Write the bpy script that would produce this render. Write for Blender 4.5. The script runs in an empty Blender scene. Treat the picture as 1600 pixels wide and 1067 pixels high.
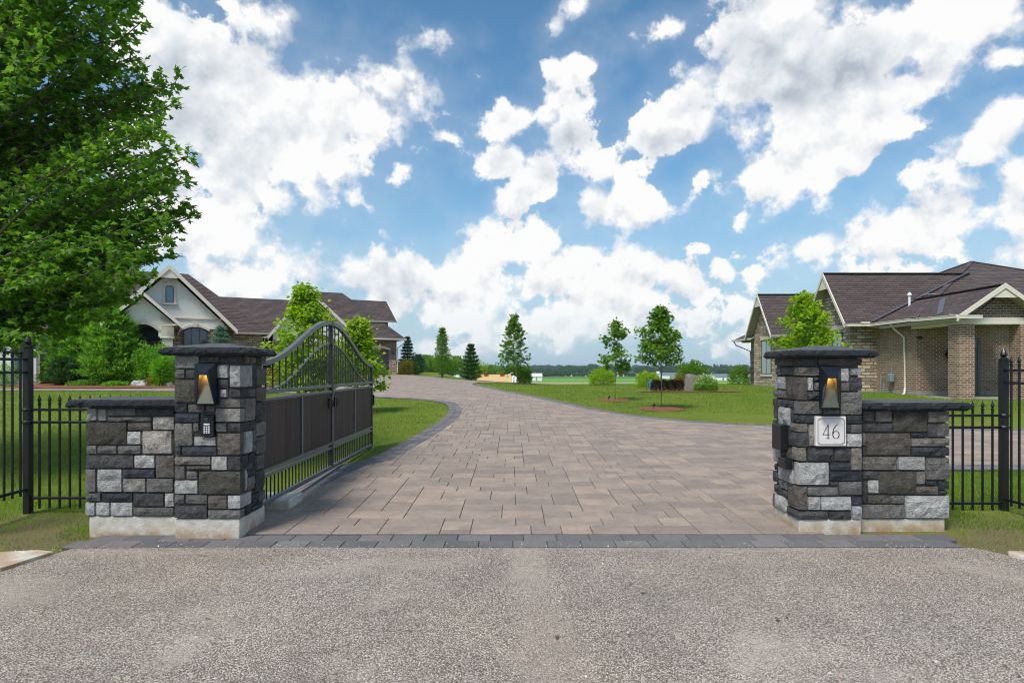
import bpy, bmesh, math, random
import numpy as np
from mathutils import Vector, noise as mnoise
R = math.radians
random.seed(7); rng = np.random.default_rng(7)
scene = bpy.context.scene
COL = scene.collection

# ------------------------------------------------------------------ camera
F = 1000.0; EYE = 1.6; HV = 577.0
cam_d = bpy.data.cameras.new('camera'); cam = bpy.data.objects.new('camera', cam_d); COL.objects.link(cam)
cam.location = (0, 0, EYE); cam.rotation_euler = (R(90), 0, 0)
cam_d.sensor_width = 36; cam_d.lens = 36*F/1600; cam_d.shift_y = (HV-533.5)/1600
cam_d.clip_start = .05; cam_d.clip_end = 30000
scene.camera = cam
def P(u, v, Y): return ((u-800)*Y/F, Y, EYE-(v-HV)*Y/F)
scene.cycles.pixel_filter_type = 'BLACKMAN_HARRIS'; scene.cycles.filter_width = 1.05
# ------------------------------------------------------------------ light
scene.view_settings.view_transform = 'Standard'; scene.view_settings.look = 'None'
scene.view_settings.gamma = 1; scene.view_settings.exposure = 0.7
scene.view_settings.use_curve_mapping = False
SUN_EL, SUN_AZ = R(56), R(213)       # azimuth clockwise from +Y (where the sun stands)
sd = bpy.data.lights.new('sun', 'SUN'); sun = bpy.data.objects.new('sun', sd); COL.objects.link(sun)
sd.energy = 2.4; sd.angle = R(16); sd.color = (1, .95, .88)
sdir = Vector((math.sin(SUN_AZ)*math.cos(SUN_EL), math.cos(SUN_AZ)*math.cos(SUN_EL), math.sin(SUN_EL)))
sun.rotation_euler = sdir.to_track_quat('Z', 'Y').to_euler()
world = bpy.data.worlds.new('World'); scene.world = world; world.use_nodes = True
def build_sky():
    nt = world.node_tree; N = nt.nodes; L = nt.links; N.clear()
    out = N.new('ShaderNodeOutputWorld')
    tc = N.new('ShaderNodeTexCoord')
    def M(op, a, b=None, c=None, clamp=False):
        n = N.new('ShaderNodeMath'); n.operation = op; n.use_clamp = clamp
        for i, x in enumerate((a, b, c)):
            if x is None: continue
            if isinstance(x, (int, float)): n.inputs[i].default_value = x
            else: L.new(x, n.inputs[i])
        return n.outputs[0]
    nrm = N.new('ShaderNodeVectorMath'); nrm.operation = 'NORMALIZE'; L.new(tc.outputs['Generated'], nrm.inputs[0])
    D = nrm.outputs[0]
    sp = N.new('ShaderNodeSeparateXYZ'); L.new(D, sp.inputs[0])
    az = M('ARCTAN2', sp.outputs[0], sp.outputs[1]); el = M('ARCSINE', sp.outputs[2])
    # warp
    def noise(vec, scale, detail, rough, typ=None, dist=0.0):
        n = N.new('ShaderNodeTexNoise'); n.inputs['Scale'].default_value = scale; n.inputs['Detail'].default_value = detail
        n.inputs['Roughness'].default_value = rough; n.inputs['Distortion'].default_value = dist; L.new(vec, n.inputs['Vector']); return n
    # stretch vertical so that puffs shrink towards the horizon
    n1 = noise(D, 6.0, 5.0, .6)
    wv = N.new('ShaderNodeVectorMath'); wv.operation = 'MULTIPLY_ADD'
    sb = N.new('ShaderNodeVectorMath'); sb.operation = 'SUBTRACT'; L.new(n1.outputs['Color'], sb.inputs[0]); sb.inputs[1].default_value = (.5, .5, .5)
    cb = N.new('ShaderNodeCombineXYZ'); L.new(az, cb.inputs[0]); L.new(el, cb.inputs[1])
    L.new(sb.outputs[0], wv.inputs[0]); wv.inputs[1].default_value = (.07, .06, 0); L.new(cb.outputs[0], wv.inputs[2])
    Q = wv.outputs[0]
    blobs = CLOUDS
    def ang(u, v):
        x, y, z = (u-800)/F, 1.0, -(v-HV)/F
        l = math.sqrt(x*x+y*y+z*z); return math.atan2(x, y), math.asin(z/l)
    acc = None
    for (u, v, ru, rv, tilt, w) in blobs:
        ru *= 1.12; rv *= 1.14
        a0, e0 = ang(u, v); a1, _ = ang(u+ru, v); a2, _ = ang(u-ru, v); _, e1 = ang(u, v-rv); _, e2 = ang(u, v+rv)
        mp = N.new('ShaderNodeMapping'); mp.vector_type = 'TEXTURE'
        mp.inputs['Location'].default_value = (a0, e0, 0); mp.inputs['Rotation'].default_value = (0, 0, R(tilt))
        mp.inputs['Scale'].default_value = (abs(a1-a2)/2, abs(e1-e2)/2, 1)
        L.new(Q, mp.inputs['Vector'])
        ln = N.new('ShaderNodeVectorMath'); ln.operation = 'LENGTH'; L.new(mp.outputs[0], ln.inputs[0])
        m = M('MULTIPLY_ADD', ln.outputs['Value'], -w*1.12, w*1.38)       # w at the centre, 0 at the rim, below outside
        m = M('MAXIMUM', m, -1.2)
        acc = m if acc is None else M('SMOOTH_MAX', acc, m, .32)
    # behind and beside the view: free clouds
    gen = noise(D, 2.2, 3, .5)
    g = M('MULTIPLY_ADD', gen.outputs[0], 4.0, -2.1)
    side = N.new('ShaderNodeMapRange'); side.inputs[1].default_value = .70; side.inputs[2].default_value = .95
    L.new(M('ABSOLUTE', az), side.inputs[0]); 
    top = N.new('ShaderNodeMapRange'); top.inputs[1].default_value = .56; top.inputs[2].default_value = .75
    L.new(el, top.inputs[0])
    away = M('MAXIMUM', side.outputs[0], top.outputs[0])
    mix = N.new('ShaderNodeMix'); mix.data_type = 'FLOAT'; L.new(away, mix.inputs[0]); L.new(acc, mix.inputs[2]); L.new(g, mix.inputs[3])
    mask = mix.outputs[0]
    # fluffy detail
    def dens(off):
        v = N.new('ShaderNodeVectorMath'); v.operation = 'ADD'; L.new(D, v.inputs[0]); v.inputs[1].default_value = off
        a = noise(v.outputs[0], 11, 8, .62)
        vo = N.new('ShaderNodeTexVoronoi'); vo.feature = 'SMOOTH_F1'; vo.inputs['Scale'].default_value = 24; vo.inputs['Smoothness'].default_value = .5
        wn = N.new('ShaderNodeVectorMath'); wn.operation = 'MULTIPLY_ADD'; L.new(a.outputs['Color'], wn.inputs[0]); wn.inputs[1].default_value = (.10,.10,.10); L.new(v.outputs[0], wn.inputs[2])
        L.new(wn.outputs[0], vo.inputs['Vector'])
        s = M('MULTIPLY_ADD', a.outputs[0], 5.0, -2.5)
        s = M('MULTIPLY_ADD', vo.outputs['Distance'], -1.3, M('ADD', s, .50))
        return s
    d0 = dens((0, 0, 0))
    d1 = dens(tuple(sdir*0.012 + Vector((0, 0, .012))))
    b0 = noise(D, 5.0, 3, .5); vb = N.new('ShaderNodeVectorMath'); vb.operation = 'ADD'; L.new(D, vb.inputs[0]); vb.inputs[1].default_value = (-.01, 0, .07)
    b1 = noise(vb.outputs[0], 5.0, 3, .5)
    t = M('ADD', mask, M('MULTIPLY', d0, .82))
    wid = N.new('ShaderNodeMapRange'); wid.inputs[1].default_value = .40; wid.inputs[2].default_value = .62; wid.inputs[3].default_value = .22; wid.inputs[4].default_value = .85; L.new(n1.outputs[0], wid.inputs[0])
    al = M('DIVIDE', t, wid.outputs[0], clamp=True)
    al = M('POWER', al, 1.25)
    # thin veil inside the wider outline of each bank
    veil = N.new('ShaderNodeMapRange'); veil.interpolation_type = 'SMOOTHSTEP'; veil.inputs[1].default_value = -.9; veil.inputs[2].default_value = .6; veil.inputs[4].default_value = .16
    L.new(M('ADD', mask, M('MULTIPLY', d0, .35)), veil.inputs[0]); al = M('MAXIMUM', al, veil.outputs[0])
    thick = N.new('ShaderNodeMapRange'); thick.interpolation_type = 'SMOOTHSTEP'; thick.inputs[1].default_value = .35; thick.inputs[2].default_value = 1.5; L.new(t, thick.inputs[0])
    rel = M('SUBTRACT', d0, d1)                    # >0: less cloud towards the sun -> lit
    sh = M('MULTIPLY_ADD', rel, .30, .86)
    sh = M('ADD', sh, M('MULTIPLY', M('SUBTRACT', b0.outputs[0], b1.outputs[0]), M('MULTIPLY_ADD', thick.outputs[0], 1.4, .5)))
    bigd = N.new('ShaderNodeMapping'); bigd.vector_type = 'TEXTURE'; a0, e0 = ang(1290, 95); bigd.inputs['Location'].default_value = (a0, e0, 0); bigd.inputs['Rotation'].default_value = (0, 0, R(38)); bigd.inputs['Scale'].default_value = (.17, .075, 1)
    L.new(Q, bigd.inputs['Vector']); bl = N.new('ShaderNodeVectorMath'); bl.operation = 'LENGTH'; L.new(bigd.outputs[0], bl.inputs[0])
    bs = N.new('ShaderNodeMapRange'); bs.interpolation_type = 'SMOOTHSTEP'; bs.inputs[1].default_value = 1.25; bs.inputs[2].default_value = .2; bs.inputs[4].default_value = .32; L.new(bl.outputs['Value'], bs.inputs[0])
    sh = M('SUBTRACT', sh, M('MULTIPLY', bs.outputs[0], thick.outputs[0]))
    sh = M('MINIMUM', M('MAXIMUM', sh, 0.0), 1.0)
    cr = N.new('ShaderNodeValToRGB'); L.new(sh, cr.inputs[0]); e = cr.color_ramp.elements
    e[0].position = .30; e[0].color = (.46, .52, .60, 1); e[1].position = .88; e[1].color = (1.0, 1.0, 1.0, 1)
    k = e.new(.62); k.color = (.76, .80, .85, 1)
    sky = N.new('ShaderNodeTexSky'); sky.sky_type = 'NISHITA'; sky.sun_disc = False
    sky.sun_elevation = SUN_EL; sky.sun_rotation = SUN_AZ; sky.air_density = 1.0; sky.dust_density = .5; sky.ozone_density = 3.0
    tint = N.new('ShaderNodeMix'); tint.data_type = 'RGBA'; tint.blend_type = 'MULTIPLY'; tint.inputs[0].default_value = 1
    L.new(sky.outputs[0], tint.inputs[6]); tint.inputs[7].default_value = SKYTINT
    bg1 = N.new('ShaderNodeBackground'); L.new(tint.outputs[2], bg1.inputs[0]); bg1.inputs[1].default_value = SKYSTR
    # moist air paling towards the horizon, all the way round
    bg3 = N.new('ShaderNodeBackground'); bg3.inputs[0].default_value = (.46, .62, .76, 1); bg3.inputs[1].default_value = HORSTR
    hz = N.new('ShaderNodeMapRange'); hz.interpolation_type = 'SMOOTHSTEP'; hz.inputs[1].default_value = .36; hz.inputs[2].default_value = -.04; hz.inputs[4].default_value = .95; L.new(el, hz.inputs[0])
    m0 = N.new('ShaderNodeMixShader'); L.new(hz.outputs[0], m0.inputs[0]); L.new(bg1.outputs[0], m0.inputs[1]); L.new(bg3.outputs[0], m0.inputs[2])
    bg2 = N.new('ShaderNodeBackground'); L.new(cr.outputs[0], bg2.inputs[0]); bg2.inputs[1].default_value = CLOUDSTR
    lowf = N.new('ShaderNodeMapRange'); lowf.inputs[1].default_value = .0; lowf.inputs[2].default_value = .10; lowf.inputs[3].default_value = .55; lowf.inputs[4].default_value = 1.0; L.new(el, lowf.inputs[0])
    ms = N.new('ShaderNodeMixShader'); L.new(M('MULTIPLY', al, lowf.outputs[0]), ms.inputs[0]); L.new(m0.outputs[0], ms.inputs[1]); L.new(bg2.outputs[0], ms.inputs[2])
    L.new(ms.outputs[0], out.inputs[0])
    world.cycles.sampling_method = 'MANUAL'; world.cycles.sample_map_resolution = 512
SKYTINT = (.74, 1.07, 1.10, 1); SKYSTR = .084; CLOUDSTR = .605; HORSTR = .56
CLOUDS = [  # u, v, half width, half height, tilt, weight
 (290,95,95,80,0,1.1),(420,190,190,130,0,1.3),(560,190,120,60,18,1),(635,140,44,42,20,1),(390,290,140,60,0,1.1),(330,355,130,55,0,1),(250,250,110,120,0,1.1),
 (560,255,38,42,0,.8),(510,82,100,26,-18,.55),(340,8,40,14,0,.5),
 (430,395,56,46,0,1),(370,440,100,40,0,1),(505,430,56,38,0,.9),(580,440,70,42,0,.9),(655,430,52,34,0,.9),(620,485,120,34,0,.8),(545,400,40,18,0,.4),
 (760,398,56,44,0,1),(735,455,110,50,0,1),(828,372,50,46,0,1),(800,322,26,38,-20,.9),(850,268,36,44,-35,1),(895,220,46,38,0,1),(925,255,60,36,0,.9),
 (778,245,58,22,0,.8),(815,185,90,24,10,.8),(890,150,60,22,14,.7),(895,112,52,30,20,.8),(905,20,62,20,30,.6),(1010,50,78,20,10,.6),(850,440,100,44,0,.9),
 (945,328,80,32,0,.9),(905,398,68,20,0,.8),(875,352,30,22,0,.6),
 (1165,50,56,80,0,1.1),(1200,110,120,80,0,1.2),(1060,185,120,42,14,1),(1320,90,200,110,10,1.4),(1490,50,160,70,15,1.2),(1310,205,150,54,28,1.1),(1200,280,74,40,20,1),
 (1420,130,150,60,30,1.1),(1575,95,44,26,0,.8),(1535,225,130,38,12,1),(1580,185,50,36,0,.8),(1430,262,46,12,0,.5),
 (1420,358,190,46,10,1.1),(1510,320,120,52,0,1.1),(1265,392,74,26,10,.9),(1590,300,50,66,0,.9),(1590,380,70,34,0,.7),
 (1000,430,52,34,0,1),(940,455,72,30,0,.9),(1085,455,58,38,0,.9),(1150,478,36,32,0,.8),(1060,495,80,30,0,.7),(930,490,120,34,0,.7),
 (1172,428,17,9,0,.5),(1084,293,18,15,30,.5),(672,66,36,16,0,.45),(702,214,26,12,0,.5),(1430,415,40,11,0,.5),
 (700,490,150,34,0,.9),(840,505,120,36,0,.9),(1040,520,160,26,0,.8),(780,540,260,20,0,.6),(560,500,100,34,0,.8),(1190,500,60,30,0,.5)]
build_sky()

# ------------------------------------------------------------------ helpers
def sstep(a, b, x):
    t = min(1, max(0, (x-a)/(b-a))); return t*t*(3-2*t)
def T(x, y):                                   # height of the ground
    s = sstep(-11, 4, x); cap = 1.2*(1-s)+.5*s
    z = max(0, .022*(y-6.2)); z = z if z < cap-.05 else min(z, cap) 
    yf = 95*(1-sstep(-12, -3, x))+52*sstep(-12, -3, x)
    if y > yf: z -= (cap+6)*sstep(yf-6, yf+95, y)
    return z
def G(u, v):                                   # pixel of the photograph -> point of the ground
    lo = 1.0
    y = 1.0
    while y < 400:
        x = (u-800)*y/F
        if EYE-(v-HV)*y/F <= T(x, y): break
        y *= 1.004
    x = (u-800)*y/F
    return (x, y)
ORG = {}
def root(name, label, cat, loc=(0, 0, 0), group=None):
    o = bpy.data.objects.new(name, None); COL.objects.link(o); o.location = loc
    o.empty_display_size = .1
    o['label'] = label; o['category'] = cat
    if group: o['group'] = group
    ORG[o.name] = Vector(loc); return o
def tag(o, label, cat, group=None):
    o['label'] = label; o['category'] = cat
    if group: o['group'] = group
    return o
class MB:
    def __init__(s): s.v = []; s.f = []; s.m = []
    def face(s, pts, m=0):
        n = len(s.v); s.v += [tuple(p) for p in pts]; s.f.append(tuple(range(n, n+len(pts)))); s.m.append(m); return s
    def box(s, x0, x1, y0, y1, z0, z1, m=0):
        if x0 > x1: x0, x1 = x1, x0
        n = len(s.v)
        s.v += [(x0,y0,z0),(x1,y0,z0),(x1,y1,z0),(x0,y1,z0),(x0,y0,z1),(x1,y0,z1),(x1,y1,z1),(x0,y1,z1)]
        for q in ((0,3,2,1),(4,5,6,7),(0,1,5,4),(1,2,6,5),(2,3,7,6),(3,0,4,7)): s.f.append(tuple(n+i for i in q)); s.m.append(m)
        return s
    def cbox(s, x0, x1, y0, y1, z0, z1, b, m=0):         # box with a bevelled rim on every edge
        if x0 > x1: x0, x1 = x1, x0
        bm = bmesh.new(); bmesh.ops.create_cube(bm, size=1)
        for v in bm.verts: v.co = Vector((x0+(v.co.x+.5)*(x1-x0), y0+(v.co.y+.5)*(y1-y0), z0+(v.co.z+.5)*(z1-z0)))
        bmesh.ops.bevel(bm, geom=list(bm.edges), offset=b, segments=1, affect='EDGES')
        n = len(s.v); bm.verts.index_update(); s.v += [tuple(v.co) for v in bm.verts]
        for f in bm.faces: s.f.append(tuple(n+v.index for v in f.verts)); s.m.append(m)
        bm.free(); return s
    def beam(s, p0, p1, w, h, m=0, up=(0, 0, 1)):
        p0 = Vector(p0); p1 = Vector(p1); d = (p1-p0).normalized(); u = Vector(up)
        r = d.cross(u)
        if r.length < 1e-4: r = d.cross(Vector((1, 0, 0)))
        r.normalize(); u = r.cross(d); n = len(s.v)
        for p in (p0, p1):
            for a, b in ((-1,-1),(1,-1),(1,1),(-1,1)): s.v.append(tuple(p+r*a*w/2+u*b*h/2))
        for q in ((3,2,1,0),(4,5,6,7),(0,1,5,4),(1,2,6,5),(2,3,7,6),(3,0,4,7)): s.f.append(tuple(n+i for i in q)); s.m.append(m)
        return s
    def tube(s, pts, rad, k=7, m=0):
        n0 = len(s.v); pts = [Vector(p) for p in pts]
        if not hasattr(rad, '__len__'): rad = [rad]*len(pts)
        for i, p in enumerate(pts):
            d = (pts[min(i+1, len(pts)-1)]-pts[max(i-1, 0)]).normalized()
            r = d.cross(Vector((0, 0, 1)))
            if r.length < 1e-3: r = Vector((1, 0, 0))
            r.normalize(); u = r.cross(d)
            for j in range(k):
                a = 2*math.pi*j/k; s.v.append(tuple(p+(r*math.cos(a)+u*math.sin(a))*rad[i]))
        for i in range(len(pts)-1):
            for j in range(k):
                a = n0+i*k+j; b = n0+i*k+(j+1) % k; s.f.append((a, b, b+k, a+k)); s.m.append(m)
        s.f.append(tuple(n0+j for j in range(k))[::-1]); s.m.append(m)
        s.f.append(tuple(n0+(len(pts)-1)*k+j for j in range(k))); s.m.append(m)
        return s
    def lathe(s, c, prof, k=10, m=0):                    # prof: (radius, z)
        n0 = len(s.v)
        for r, z in prof:
            for j in range(k):
                a = 2*math.pi*j/k; s.v.append((c[0]+r*math.cos(a), c[1]+r*math.sin(a), c[2]+z))
        for i in range(len(prof)-1):
            for j in range(k):
                a = n0+i*k+j; b = n0+i*k+(j+1) % k; s.f.append((a, b, b+k, a+k)); s.m.append(m)
        s.f.append(tuple(n0+j for j in range(k))[::-1]); s.m.append(m)
        s.f.append(tuple(n0+(len(prof)-1)*k+j for j in range(k))); s.m.append(m)
        return s
    def slab(s, pts, t, mtop=0, mbot=None, d=(0, 0, -1)):  # polygon given thickness along d
        mbot = mtop if mbot is None else mbot
        n = len(s.v); k = len(pts); d = Vector(d)
        s.v += [tuple(p) for p in pts] + [tuple(Vector(p)+d*t) for p in pts]
        s.f.append(tuple(range(n, n+k))); s.m.append(mtop); s.f.append(tuple(range(n+2*k-1, n+k-1, -1))); s.m.append(mbot)
        for i in range(k):
            j = (i+1) % k; s.f.append((n+i, n+k+i, n+k+j, n+j)); s.m.append(mbot)
        return s
    def build(s, name, mats, parent=None, smooth=False, kind=None):
        me = bpy.data.meshes.new(name); o0 = Vector((0, 0, 0))
        if parent is not None:
            p = parent
            while p is not None:
                if p.name in ORG: o0 = o0+ORG[p.name]
                p = p.parent
        me.from_pydata([tuple(Vector(v)-o0) for v in s.v], [], s.f)
        if not isinstance(mats, (list, tuple)): mats = [mats]
        for m in mats: me.materials.append(m)
        if len(mats) > 1: me.polygons.foreach_set('material_index', s.m)
        if smooth: me.polygons.foreach_set('use_smooth', [True]*len(me.polygons))
        bm = bmesh.new(); bm.from_mesh(me); bmesh.ops.recalc_face_normals(bm, faces=bm.faces); bm.to_mesh(me); bm.free()
        o = bpy.data.objects.new(name, me); COL.objects.link(o)
        if parent is not None: o.parent = parent
        if kind: o['kind'] = kind
        return o
def npmesh(name, V, Fc, mat, parent=None, kind=None, tone=None, loc=(0, 0, 0), smooth=False):
    V = np.asarray(V, dtype=np.float32)-np.asarray(loc, dtype=np.float32); Fc = np.asarray(Fc, dtype=np.int32); k = Fc.shape[1]
    me = bpy.data.meshes.new(name); me.vertices.add(len(V)); me.vertices.foreach_set('co', V.ravel())
    me.loops.add(Fc.size); me.loops.foreach_set('vertex_index', Fc.ravel()); me.polygons.add(len(Fc))
    me.polygons.foreach_set('loop_start', np.arange(0, Fc.size, k, dtype=np.int32))
    me.update(calc_edges=True); me.materials.append(mat)
    if smooth: me.polygons.foreach_set('use_smooth', [True]*len(me.polygons))
    if tone is not None:
        a = me.attributes.new('tone', 'FLOAT', 'POINT'); a.data.foreach_set('value', np.asarray(tone, dtype=np.float32))
    me.validate()
    o = bpy.data.objects.new(name, me); COL.objects.link(o)
    if parent is not None: o.parent = parent
    if kind: o['kind'] = kind
    return o

# ------------------------------------------------------------------ materials
class NT:
    def __init__(s, name):
        s.mat = bpy.data.materials.new(name); s.mat.use_nodes = True; s.nt = s.mat.node_tree; s.N = s.nt.nodes; s.L = s.nt.links
        s.b = s.N['Principled BSDF']; s.out = s.N['Material Output']; s.tc = s.N.new('ShaderNodeTexCoord'); s.co = s.tc.outputs['Object']
        s.geo = s.N.new('ShaderNodeNewGeometry'); s.pos = s.geo.outputs['Position']
    def put(s, inp, x):
        if hasattr(x, 'links') or hasattr(x, 'is_output'): s.L.new(x, inp)
        else: inp.default_value = x
    def math(s, op, a, b=0.0, c=0.0, clamp=False):
        n = s.N.new('ShaderNodeMath'); n.operation = op; n.use_clamp = clamp
        for i, x in enumerate((a, b, c)): s.put(n.inputs[i], x)
        return n.outputs[0]
    def noise(s, scale, detail=4, rough=.55, vec=None, dist=0.0, col=False):
        n = s.N.new('ShaderNodeTexNoise'); n.inputs['Scale'].default_value = scale; n.inputs['Detail'].default_value = detail
        n.inputs['Roughness'].default_value = rough; n.inputs['Distortion'].default_value = dist
        s.L.new(vec if vec is not None else s.pos, n.inputs['Vector']); return n.outputs['Color' if col else 'Fac']
    def vor(s, scale, feature='F1', vec=None, out='Distance', rnd=1.0):
        n = s.N.new('ShaderNodeTexVoronoi'); n.feature = feature; n.inputs['Scale'].default_value = scale; n.inputs['Randomness'].default_value = rnd
        s.L.new(vec if vec is not None else s.pos, n.inputs['Vector']); return n.outputs[out]
    def ramp(s, f, stops):
        n = s.N.new('ShaderNodeValToRGB'); s.L.new(f, n.inputs[0]); e = n.color_ramp.elements
        while len(e) > 1: e.remove(e[0])
        e[0].position = stops[0][0]; e[0].color = tuple(stops[0][1])+(1,)
        for p, c in stops[1:]: k = e.new(p); k.color = tuple(c)+(1,)
        return n.outputs[0]
    def mix(s, f, a, b, mode='MIX'):
        n = s.N.new('ShaderNodeMix'); n.data_type = 'RGBA'; n.blend_type = mode; s.put(n.inputs[0], f)
        for i, x in ((6, a), (7, b)):
            s.put(n.inputs[i], tuple(x)+(1,) if isinstance(x, (tuple, list)) and len(x) == 3 else x)
        return n.outputs[2]
    def mr(s, f, a, b, c=0.0, d=1.0):
        n = s.N.new('ShaderNodeMapRange'); s.L.new(f, n.inputs[0]); n.inputs[1].default_value = a; n.inputs[2].default_value = b
        n.inputs[3].default_value = c; n.inputs[4].default_value = d; return n.outputs[0]
    def vmul(s, v, k, add=(0, 0, 0)):
        n = s.N.new('ShaderNodeVectorMath'); n.operation = 'MULTIPLY_ADD'; s.L.new(v, n.inputs[0]); n.inputs[1].default_value = k; s.put(n.inputs[2], add); return n.outputs[0]
    def bump(s, h, dist, strength=1.0):
        n = s.N.new('ShaderNodeBump'); n.inputs['Distance'].default_value = dist; n.inputs['Strength'].default_value = strength
        s.L.new(h, n.inputs['Height']); s.L.new(n.outputs[0], s.b.inputs['Normal']); return n
    def fin(s, color, rough=.8, metal=0.0, spec=.4):
        s.put(s.b.inputs['Base Color'], tuple(color)+(1,) if isinstance(color, (tuple, list)) and len(color) == 3 else color)
        s.put(s.b.inputs['Roughness'], rough); s.b.inputs['Metallic'].default_value = metal; s.b.inputs['Specular IOR Level'].default_value = spec
        return s.mat
    def rand(s):
        n = s.N.new('ShaderNodeObjectInfo'); return n.outputs['Random']
    def attr(s, name):
        n = s.N.new('ShaderNodeAttribute'); n.attribute_name = name; return n.outputs['Fac']

def m_stone(name, lo, hi, warm=0.0, speck=None):
    t = NT(name); n1 = t.noise(14, 6, .65); n2 = t.noise(70, 4, .7); n3 = t.noise(4, 2)
    f = t.math('MULTIPLY_ADD', n2, .6, t.math('MULTIPLY', n1, .55)); f = t.mr(f, .42, .72)
    c = t.mix(f, lo, hi)
    r = t.mr(t.rand(), 0, 1, .82, 1.16)
    hs = t.N.new('ShaderNodeHueSaturation'); t.L.new(c, hs.inputs['Color']); t.L.new(r, hs.inputs['Value']); c = hs.outputs[0]
    if speck: c = t.mix(t.mr(t.noise(9, 5, .6), .55, .66), c, speck)
    h = t.math('MULTIPLY_ADD', n2, .35, t.math('MULTIPLY_ADD', n1, 1.0, t.math('MULTIPLY', t.noise(28, 5, .7, dist=1.5), .8)))
    t.bump(h, .055, 1.0); return t.fin(c, .9, spec=.2)
ST = {
 'D': m_stone('charcoal_stone', (.044, .045, .048), (.145, .143, .146)),
 'N': m_stone('blue_black_stone', (.030, .036, .045), (.095, .105, .122)),
 'M': m_stone('grey_stone', (.105, .099, .095), (.30, .285, .27)),
 'B': m_stone('brown_grey_stone', (.085, .073, .065), (.23, .20, .18)),
 'O': m_stone('olive_grey_stone', (.062, .058, .048), (.155, .145, .120)),
 'T': m_stone('tan_stone', (.14, .125, .11), (.38, .34, .30)),
 'L': m_stone('pale_grey_stone', (.33, .325, .315), (.76, .75, .725)),
 'W': m_stone('pale_warm_stone', (.24, .225, .205), (.55, .53, .48)),
 'P': m_stone('mottled_pink_stone', (.32, .28, .25), (.62, .57, .53), speck=(.13, .10, .08)),
}
def simple(name, col, rough=.6, metal=0.0, spec=.5, nz=0.0, nscale=8, bump=0.0, bscale=60):
    t = NT(name); c = col
    if nz:
        f = t.mr(t.noise(nscale, 5, .6), .3, .7); c = t.mix(f, tuple(x*(1-nz) for x in col), tuple(min(1, x*(1+nz)) for x in col))
    if bump: t.bump(t.noise(bscale, 5, .6), bump)
    return t.fin(c, rough, metal, spec)
M_IRON = simple('black_iron', (.008, .008, .010), .38, .0, .5, .3, 30, .0006, 200)
M_GATE = simple('grey_gate_steel', (.14, .148, .16), .42, .35, .5, .15, 20, .0005, 150)
M_GATE2 = simple('dark_gate_steel', (.02, .021, .024), .45, .2)
M_MORTAR = simple('dark_mortar', (.10, .096, .092), .95, nz=.3, nscale=20, bump=.004)
def m_cap():
    t = NT('dark_granite_cap'); n = t.noise(160, 3, .7); n1 = t.noise(12, 5, .6)
    c = t.mix(t.mr(n, .35, .7), (.010, .013, .018), (.060, .068, .080)); c = t.mix(t.mr(n1, .35, .75, 0, .6), c, (.032, .038, .048))
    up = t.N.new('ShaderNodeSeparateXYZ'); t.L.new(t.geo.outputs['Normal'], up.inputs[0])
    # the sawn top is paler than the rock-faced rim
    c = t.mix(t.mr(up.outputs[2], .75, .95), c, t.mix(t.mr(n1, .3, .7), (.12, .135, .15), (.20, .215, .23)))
    t.bump(t.math('ADD', n, t.math('MULTIPLY', t.noise(30, 5, .7), 1.5)), .03, 1.0); return t.fin(c, .75, spec=.4)
M_CAP = m_cap()
def m_conc():
    t = NT('cast_concrete'); n = t.noise(9, 6, .6); n2 = t.noise(60, 5, .65)
    c = t.mix(t.mr(n, .3, .7), (.44, .41, .355), (.72, .68, .60))
    sp = t.N.new('ShaderNodeSeparateXYZ'); t.L.new(t.pos, sp.inputs[0])
    low = t.math('MULTIPLY', t.mr(sp.outputs[2], .02, .16, 1, 0), t.mr(t.noise(5, 4, .6), .36, .56))
    c = t.mix(t.math('MULTIPLY', low, .9), c, (.38, .25, .13))
    pit = t.mr(t.vor(45), .0, .16, 1, 0); pit = t.math('MULTIPLY', pit, t.mr(t.noise(14, 2), .55, .6))
    c = t.mix(pit, c, (.12, .11, .10)); t.bump(t.math('SUBTRACT', t.math('ADD', n2, n), pit), .012, .7); return t.fin(c, .9, spec=.25)
M_CONC = m_conc()
def m_paver(name, stops, hue=.5):
    t = NT(name); a = t.attr('tone')
    c = t.ramp(a, stops)
    n = t.noise(3.2, 5, .65); n2 = t.noise(26, 5, .7)
    c = t.mix(t.mr(n, .35, .70, .0, .75), c, t.mix(.6, c, (.15, .125, .12))); c = t.mix(t.mr(t.noise(9, 5, .7, dist=1.2), .5, .72, 0, .55), c, t.mix(1.0, c, (.62, .60, .62), 'MULTIPLY'))
    dark = t.mr(t.noise(1.1, 4, .6, dist=.8), .56, .72); c = t.mix(t.math('MULTIPLY', dark, .38), c, (.15, .13, .125))
    c = t.mix(t.math('MULTIPLY', t.mr(n2, .35, .7), .45), c, t.mix(1.0, c, (1.25, 1.22, 1.2), 'MULTIPLY'))
    t.bump(t.math('ADD', n2, t.noise(110, 3, .7)), .006, .8); return t.fin(c, .86, spec=.28)
M_PAV = m_paver('sand_pink_paver', [(0, (.265, .213, .178)), (.3, (.30, .242, .20)), (.6, (.33, .265, .215)), (.85, (.365, .292, .235)), (1, (.39, .295, .23))])
M_PAVD = m_paver('charcoal_paver', [(0, (.11, .112, .122)), (.5, (.145, .143, .152)), (1, (.20, .185, .182))])
M_SAND = simple('joint_sand', (.10, .085, .07), .95, nz=.3, nscale=15)
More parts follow.
